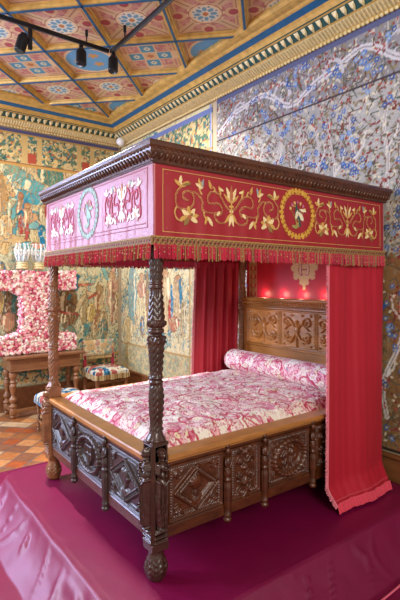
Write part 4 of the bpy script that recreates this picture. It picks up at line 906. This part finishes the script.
# ------------------------------------------------------------------ curtains
def curtain(name, label, fn, z0, z1, nu=200, nv=60, fringe_side=None, hem=True, fcol='#cf3a50', closed=.006):
    us = np.linspace(0, 1, nu); zs = np.linspace(z0, z1, nv); P = np.array([[(*fn(u, (z-z0)/(z1-z0)), z+ZP) for u in us] for z in zs])
    I = np.arange(nu*nv).reshape(nv, nu); F = np.stack([I[:-1, :-1], I[:-1, 1:], I[1:, 1:], I[1:, :-1]], -1).reshape(-1, 4)
    o = link(name, P.reshape(-1, 3), F, M_curtain, None, None, True); md = o.modifiers.new('thickness', 'SOLIDIFY'); md.thickness = closed; md.offset = 0
    tag(o, label, 'curtain')
    m = MB(); r = random.Random(9)
    def strand(b, d, ln, w_, wv, c):
        b, d, wv = map(np.array, (b, d, wv)); nn = np.cross(d, wv); e = b+d*ln
        m.add([b-wv*w_, b+wv*w_, b+nn*.005, e-wv*w_, e+wv*w_, e+nn*.006, b-nn*.004, e-nn*.005], [[0, 3, 5, 2], [2, 5, 4, 1], [1, 4, 7, 6], [6, 7, 3, 0], [3, 7, 4, 5]], c)
    if hem:
        H = P[0]
        for i in range(nu-1):
            for k in range(2):
                b = H[i]*(1-k/2)+H[i+1]*k/2; c = hx(fcol)*r.uniform(.7, 1.3); strand(b+np.array([0, -.004, .008]), (r.uniform(-.05, .05), -.35, -.93), r.uniform(.045, .055), .0035, (1, 0, 0), c)
        m.tube([h+np.array([0, -.006, .012]) for h in H], .005, 5, hx(fcol)*1.1); m.tube([h+np.array([0, -.005, .026]) for h in P[1]-np.array([0, 0, (z1-z0)/nv])], .0035, 5, hx(fcol)*.8)
    if fringe_side is not None:
        E = P[:, 0] if fringe_side < 0 else P[:, -1]; D = P[:, 0]-P[:, 2] if fringe_side < 0 else P[:, -1]-P[:, -3]
        Z = np.arange(z0+ZP, z1+ZP, .009)
        ex = [np.interp(Z, E[:, 2], E[:, k]) for k in range(3)]
        for i in range(len(Z)):
            c = hx('#d87886')*r.uniform(.75, 1.25); strand((ex[0][i], ex[1][i], ex[2][i]), (-.93*(1 if fringe_side < 0 else -1), -.3, r.uniform(-.25, .05)), r.uniform(.024, .034), .004, (0, 0, 1), c)
        m.tube([(ex[0][i], ex[1][i]-.004, ex[2][i]) for i in range(0, len(Z), 4)], .005, 5, hx('#d87886'))
    m.build('fringe', M_fringe, o, usecol=True); return o
def near_fn(u, t):
    k = max(0, 1-t); fl = max(0, 1-t/.06); g = min(1, k/.5)             # fl: the last hand's breadth where the hem spreads
    yl = -.012-.05*g-.05*k**1.5-.05*fl; yr = -.012-.052*g-.10*fl
    xl = -1.247+(yl+2.052)*(1.2786+.055*fl); xr = -1.247+(yr+2.052)*(1.6106+.05*fl)
    y = yl+(yr-yl)*u**1.3; x = xl+(xr-xl)*u
    y += (.003+.005*t*(t < .9))*sin(u*19+.5*sin(t*3))*(.3+.5*t)+.001*sin(u*57+t*2)+.012*sin(u*8-t*2)+.003*fl*sin(u*30)
    return x, y
curtain('bed_curtain', 'near crimson silk bed curtain hanging full length to the dais', near_fn, .058, 1.73, fringe_side=-1)
def far_fn(u, t):
    k = 1-t; x = 1.385+u*.52-.055*k*(1-u)-.03*k*u
    y = 1.535+.03*sin(u*30+.4*sin(t*4))*(.5+.5*t)+.010*sin(u*57+1)-.01*k
    return x, y
curtain('bed_curtain', 'far crimson silk bed curtain gathered beside the headboard, behind the bolster', far_fn, .08, 1.73, fringe_side=-1)

# ------------------------------------------------------------------ oak table under the floral letter
def turned(m, x, y, z0, z1, r, prof=None, n=14):
    pr = prof or [(.75, 0), (1.0, .03), (1.0, .07), (.6, .10), (.5, .14), (.95, .20), (1.0, .26), (.6, .31), (.45, .36), (.62, .46), (.85, .58), (.9, .64), (.5, .70), (.85, .74), (.5, .79), (.7, .84), (1.0, .90), (1.0, 1.0)]
    q = np.linspace(0, 1, 60); m.lathe(x, y, [(r*np.interp(t, [k[1] for k in pr], [k[0] for k in pr]), z0+t*(z1-z0)) for t in q], n); return m
tb_ = empty('carved_table', (.80, 4.24, 0), 'brown oak table with turned baluster legs carrying the floral letter', 'table')
MB().box((.27, 4.00, .755), (1.31, 4.46, .79), .008).build('tabletop', M_tablew, tb_)
m = MB().box((.33, 4.045, .61), (1.25, 4.065, .755), .004).box((.33, 4.40, .61), (1.25, 4.42, .755), .004).box((.33, 4.06, .61), (.35, 4.41, .755), .004).box((1.23, 4.06, .61), (1.25, 4.41, .755), .004)
m.box((.32, 4.035, .60), (1.26, 4.05, .615), .003).build('apron', M_tablew, tb_)
for x in (.375, 1.205):
    for y in (4.09, 4.375):
        m = MB().box((x-.036, y-.036, .58), (x+.036, y+.036, .75), .005).box((x-.036, y-.036, .05), (x+.036, y+.036, .14), .005); turned(m, x, y, .14, .58, .050)
        m.ball((x, y, .03), .034, 10, 6, sc=(1, 1, .88)); m.build('leg', M_tablew, tb_, True)
for lo, hi in (((.40, 4.07, .075), (1.18, 4.11, .115)), ((.355, 4.12, .075), (.395, 4.35, .115)), ((1.185, 4.12, .075), (1.225, 4.35, .115))): MB().box(lo, hi, .004).build('stretcher', M_tablew, tb_)

# floral letter
def letter():
    cx, z0, z1 = .68, .79, 1.865; W = .555; sw = .17; bt = .235
    A = Art(1.30, 1.12, .013, u0=cx-.65, v0=z0-.02); U, V = A.U, A.V; mid = (z0+z1)/2; hh = (z1-z0)/2
    y = np.abs(V-mid); x = np.abs(U-cx)
    inner = sw+np.clip((y-(hh-bt-.10))/.10, 0, 1)**2*.16                      # the curved throats of the letter
    inside = (x < inner) & (y < hh) | ((y > hh-bt) & (y < hh) & (x < W))
    mk = inside; return A, mk
A, mk = letter()
d = np.where(mk, 1., 0.); core = d.copy()
for _ in range(5):
    p = np.pad(core, 1); core = np.minimum.reduce([p[1:-1, 1:-1], p[:-2, 1:-1], p[2:, 1:-1], p[1:-1, :-2], p[1:-1, 2:]]) if _ < 2 else core
ii, jj = np.where(core > 0)
I = -np.ones(A.U.shape, int); I[ii, jj] = np.arange(len(ii)); n = len(ii)
yf, yb = 4.17, 4.32
V = np.concatenate([np.stack([A.U[ii, jj], np.full(n, yf), A.V[ii, jj]], -1), np.stack([A.U[ii, jj], np.full(n, yb), A.V[ii, jj]], -1)])
F = []; edges = {}
for a_ in range(I.shape[0]-1):
    for b_ in range(I.shape[1]-1):
        q = [I[a_, b_], I[a_, b_+1], I[a_+1, b_+1], I[a_+1, b_]]
        if min(q) < 0: continue
        q = [int(k) for k in q]; F.append(q); F.append([k+n for k in q[::-1]])
        for e in zip(q, q[1:]+q[:1]): edges[e] = 1
for (a_, b_) in list(edges):
    if (b_, a_) not in edges: F.append([b_, a_, a_+n, b_+n])
lt = empty('floral_letter', (.68, 4.25, .79), 'tall letter shape covered in pink and white blossoms on the oak table', 'flower arrangement')
link('foam_core', V, F, mat('pink_foam', '#c76a88', .9), lt)
m = MB(); r = random.Random(5); pts = []
ii, jj = np.where(mk); cand = [(A.U[a_, b_], A.V[a_, b_]) for a_, b_ in zip(ii, jj)]; r.shuffle(cand)
for (x, z) in cand:
    if all((x-p[0])**2+(z-p[1])**2 > .026**2 for p in pts[-2500:]): pts.append((x, z))
edge = {(round(A.U[a_, b_], 3), round(A.V[a_, b_], 3)) for a_, b_ in zip(*np.where(mk & (core == 0)))}
def blossom(x, y, z):
    c = hx(r.choice(['#f4bcc0', '#e8959f', '#f6d4d0', '#f8ece0', '#d8707f', '#f0a8ac', '#f5e0cc', '#f7e4d4', '#c44e66'])); s = r.uniform(.017, .025)
    k0 = m.n; m.ball((x, y, z), s, 7, 5, c); v = m.v[-1]; v += (RNG.random(v.shape)-.5)*s*.75; cc = np.tile(c, (len(v), 1))*RNG.uniform(.8, 1.15, (len(v), 1)); m.c[-1] = cc
for (x, z) in pts:
    z = max(z, .79+.03); blossom(x, yf-.004+r.uniform(-.012, .006), z)
    if (round(x, 3), round(z, 3)) in edge or r.random() < .10:
        for y in np.arange(yf+.02, yb, .03): blossom(x, y+r.uniform(-.008, .008), z)
m.build('blossoms', M_petal, lt, usecol=True)['kind'] = 'stuff'
# crown-shaped crystal vases on top
def vase(x, y, z):
    v = empty('crystal_vase', (x, y, z), 'crown-shaped crystal vase with gilt foot, left one on top of the floral letter', 'vase', None)
    m = MB().lathe(x, y, [(.066, z), (.080, z+.008), (.080, z+.020), (.068, z+.026), (.068, z+.034), (.078, z+.040), (.078, z+.054), (.066, z+.060), (.066, z+.068), (.075, z+.074), (.073, z+.088), (.05, z+.095)], 24); m.build('gilt_foot', M_goldpale, v, True)
    m = MB().lathe(x, y, [(.050, z+.095), (.058, z+.11), (.062, z+.16), (.066, z+.20), (.060, z+.20), (.052, z+.15), (.04, z+.11)], 24, lambda T, Z, R: .004*np.cos(T*8)); m.build('bowl', M_glass, v, True)
    m = MB()
    for k in range(8):
        t = k*pi/4; m.tube([(x+rr*cos(t), y+rr*sin(t), z+zz) for rr, zz in ((.060, .10), (.078, .15), (.092, .21), (.094, .26), (.080, .30), (.074, .32))], [.008, .009, .010, .008, .006, .004], 6); m.ball((x+.074*cos(t), y+.074*sin(t), z+.33), .012, 6, 5)
        u = t+pi/8; m.tube([(x+.092*cos(t), y+.092*sin(t), z+.22), (x+.088*cos(u), y+.088*sin(u), z+.175), (x+.092*cos(t+pi/4), y+.092*sin(t+pi/4), z+.22)], .005, 5); m.ball((x+.092*cos(u), y+.092*sin(u), z+.25), .010, 6, 4); m.tube([(x+.088*cos(u), y+.088*sin(u), z+.18), (x+.092*cos(u), y+.092*sin(u), z+.25)], .004, 5)
    m.build('crown_points', M_white, v, True); return v
va = vase(.535, 4.245, 1.903)
vb = copy_tree(va, (.747, 4.245, 1.903)); vb['label'] = 'crown-shaped crystal vase with gilt foot, right one beside the near left bedpost'
for o in (va, vb): o['group'] = 'crystal vases on the floral letter'

# ------------------------------------------------------------------ upholstered seats
def petit(w, h, seed, lo='#c9c2a4'):
    a = Art(w, h, .008, lo); n = fbm(a.U, a.V, 12, seed, 3); q = fbm(a.U, a.V, 22, seed+2, 2)
    a.c[n > .55] = hx('#3f7a9c'); a.c[(q > .6)] = hx('#d9d2bc'); a.c[q < .33] = hx('#2a5068'); a.c[(n < .36)] = hx('#a85a50'); return a
def seat_cushion(parent, x0, x1, y0, y1, z, h, seed, name='seat'):
    a = petit(x1-x0, y1-y0, seed); e = np.minimum(np.minimum(a.U, a.w-a.U), np.minimum(a.V, a.h-a.V)); a.z = h*np.sin(np.clip(e/.10, 0, 1)*pi/2)**.7+.008*(fbm(a.U, a.V, 20, seed)-.5)
    return slab(name, a, (x0, y0, z), (1, 0, 0), (0, 1, 0), (0, 0, 1), M_tap, parent, thick=.045)
stl = empty('footstool', (.70, 3.20, 0), 'low stool with blue flowered cushion beside the left bedpost', 'stool')
sc_ = seat_cushion(stl, .45, .95, 2.96, 3.46, .405, .06, 3)
m = MB(); r = random.Random(2)
for i in range(170):
    t = i/170*4; k = int(t); f = t-k; x, y = [(.45+.5*f, 2.955), (.955, 2.96+.5*f), (.95-.5*f, 3.465), (.445, 3.46-.5*f)][k]; c = hx(r.choice(['#5f86a0', '#c9bfa0', '#3f6078']))
    m.box((x-.004, y-.004, .335), (x+.004, y+.004, .365), 0, c)
m.build('seat_fringe', M_fringe, sc_, usecol=True)
for x in (.485, .915):
    for y in (3.0, 3.42):
        m = MB().box((x-.02, y-.02, .28), (x+.02, y+.02, .362), .003).box((x-.02, y-.02, .10), (x+.02, y+.02, .15), .003); turned(m, x, y, .15, .28, .02); turned(m, x, y, .0, .10, .02); m.build('leg', M_tablew, stl, True)
for lo, hi in (((.505, 2.99, .11), (.895, 3.01, .14)), ((.505, 3.41, .11), (.895, 3.43, .14)), ((.475, 3.02, .11), (.495, 3.40, .14)), ((.905, 3.02, .11), (.925, 3.40, .14))): MB().box(lo, hi, .003).build('stretcher', M_tablew, stl)

ch = empty('upholstered_chair', (1.60, 4.02, 0), 'low-backed chair in worn cream and blue needlework against the tapestry', 'chair')
cx0, cx1, cy0, cy1 = 1.355, 1.845, 3.76, 4.24
sc_ = seat_cushion(ch, cx0, cx1, cy0, cy1, .505, .045, 8)
m = MB(); r = random.Random(12)
for i in range(200):
    t = i/200*4; k = int(t); f = t-k; x, y = [(cx0+.49*f, cy0-.004), (cx1+.004, cy0+.48*f), (cx1-.49*f, cy1+.004), (cx0-.004, cy1-.48*f)][k]; c = hx(r.choice(['#b99a62', '#d9c594', '#8a6a40']))
    dz = .012*abs(sin(f*9.4)); m.box((x-.006, y-.004, .415-dz), (x+.006, y+.004, .475), 0, c)
m.build('seat_fringe', M_fringe, sc_, usecol=True)
for x in (cx0+.03, cx1-.03):
    m = MB().box((x-.022, cy0+.01, .33), (x+.022, cy0+.054, .46), .003).box((x-.022, cy0+.01, .09), (x+.022, cy0+.054, .16), .003); turned(m, x, cy0+.032, .16, .33, .024); m.ball((x, cy0+.032, .045), .03, 8, 6, sc=(1, 1, 1.5)); m.build('leg', M_tablew, ch, True)
    m = MB().box((x-.02, cy1-.05, .0), (x+.02, cy1-.01, .46), .003); m.build('leg', M_tablew, ch)
    m = MB().box((x-.022, cy1-.045, .50), (x+.022, cy1-.005, .70), .006); m.build('upright', mat('red_velvet', '#9c2438', .8, sheen=.4), ch)
def twist(p, q):
    P = [np.array(p)+(np.array(q)-np.array(p))*t for t in np.linspace(0, 1, 40)]; MB().tube(P, [.013+.005*abs(sin(i*.6)) for i in range(40)], 7).build('stretcher', M_tablew, ch, True)
twist((cx0+.05, cy0+.032, .37), (cx1-.05, cy0+.032, .37)); twist((cx0+.05, cy0+.032, .13), (cx1-.05, cy0+.032, .13)); twist((cx0+.03, cy0+.05, .13), (cx0+.03, cy1-.05, .13)); twist((cx1-.03, cy0+.05, .13), (cx1-.03, cy1-.05, .13))
a = Art(.49, .235, .008, '#d9caa0'); n = fbm(a.U, a.V, 14, 66, 3); a.c[n > .58] = hx('#c9a876'); a.c[n < .36] = hx('#b98a7a'); q = fbm(a.U, a.V, 24, 68, 2); a.c[q > .67] = hx('#8fa08c')
e = np.minimum(np.minimum(a.U, a.w-a.U), np.minimum(a.V, a.h-a.V)); a.z = .03*np.sin(np.clip(e/.06, 0, 1)*pi/2)**.7
bk_ = slab('backrest', a, (cx0, 4.215, .665), (1, 0, 0), (0, 0, 1), (0, -1, 0), M_tap, ch, thick=.035)
m = MB()
for i in range(60): x = cx0+.49*(i+.5)/60; m.box((x-.003, 4.195, .635), (x+.003, 4.205, .668), 0, hx(random.choice(['#c9ac74', '#a98a58'])))
m.build('back_fringe', M_fringe, bk_, usecol=True)

# ------------------------------------------------------------------ track lights, globe
TZ = 3.75+ZP
def track(p, q, label):
    m = MB(); p = np.array(p, float); q = np.array(q, float); lo = np.minimum(p, q)-.017; hi = np.maximum(p, q)+.017
    m.box((lo[0], lo[1], TZ), (hi[0], hi[1], TZ+.034), .003)
    o = m.build('light_track', M_black); tag(o, label, 'light track', 'black light tracks under the ceiling'); L = np.linalg.norm(q-p)
    for f in (.08, .5, .92): c = p+(q-p)*f; MB().lathe(c[0], c[1], [(.006, TZ+.03), (.006, CZ-.01), (.014, CZ-.008), (.014, CZ+.055)], 10).build('suspension_rod', M_black, o)
    g = MB(); g.box((lo[0]+.012, lo[1]+.012, TZ-.004), (hi[0]-.012, hi[1]-.012, TZ+.001)); g.build('contact_groove', mat('grey_metal', '#5b6068', .4, metal=.5), o); return o
track((-1.9, 2.12), (.735, 2.12), 'black ceiling light track carrying two spotlights at the left')
track((.778, 2.10), (.778, -1.2), 'black ceiling light track running from the joint towards the room')
def spot(x, y, yaw, label, aim, power, cone=1.5):
    s = empty('spotlight', (x, y, TZ), label, 'spotlight', 'black spotlights on the ceiling track')
    MB().box((x-.018, y-.014, TZ-.19), (x+.018, y+.014, TZ-.004), .004).build('adapter_arm', M_black, s)
    c, n = cos(yaw), sin(yaw); dx, dy, dz = c*.25, n*.25, -.95; L = math.sqrt(dx*dx+dy*dy+dz*dz); d = np.array([dx, dy, dz])/L; p0 = np.array([x+c*.062-d[0]*.02, y+n*.062-d[1]*.02, TZ-.10])
    MB().tube([p0, p0+d*.004, p0+d*.13, p0+d*.135], [.040, .047, .047, .042], 20).tube([p0-d*.03, p0], [.030, .040], 20).build('lamp_head', M_black, s, False)
    MB().tube([p0+d*.1355, p0+d*.138], [.040, .040], 20).build('lens', mat('spot_lens', '#23282e', .1), s)
    from mathutils import Vector
    l = bpy.data.lights.new('spotlight_lamp', 'SPOT'); l.energy = power; l.color = (1, .94, .88); l.spot_size = cone; l.spot_blend = .6; l.shadow_soft_size = .03
    lo = bpy.data.objects.new('spotlight_lamp', l); COL.objects.link(lo); e = p0+d*.16; lo.location = e; lo.rotation_euler = Vector(np.array(aim)-e).to_track_quat('-Z', 'Y').to_euler()
    return s
spot(0.0, 2.12, pi+.0, 'black spotlight on the track, leftmost, nearest the frame edge', (-.5, .6, .2), 620, 1.35)
spot(.47, 2.12, pi+1.2, 'black spotlight on the track, the middle one of three', (.3, 4.4, 1.6), 170, 1.7)
spot(.778, 2.07, -pi/2-.5, 'black spotlight hanging near the joint of the two tracks', (2.1, 2.6, 2.0), 130, 1.9)
g = empty('globe_sensor', (1.97, 4.26, 3.70+ZP), 'small white globe in the corner under the gilded cornice', 'globe')
MB().ball((1.97, 4.26, 3.62+ZP), .062, 24, 14).build('globe', M_white, g, True); MB().lathe(1.97, 4.26, [(.012, 3.67+ZP), (.012, 3.76+ZP)], 10).build('stem', M_goldpale, g)
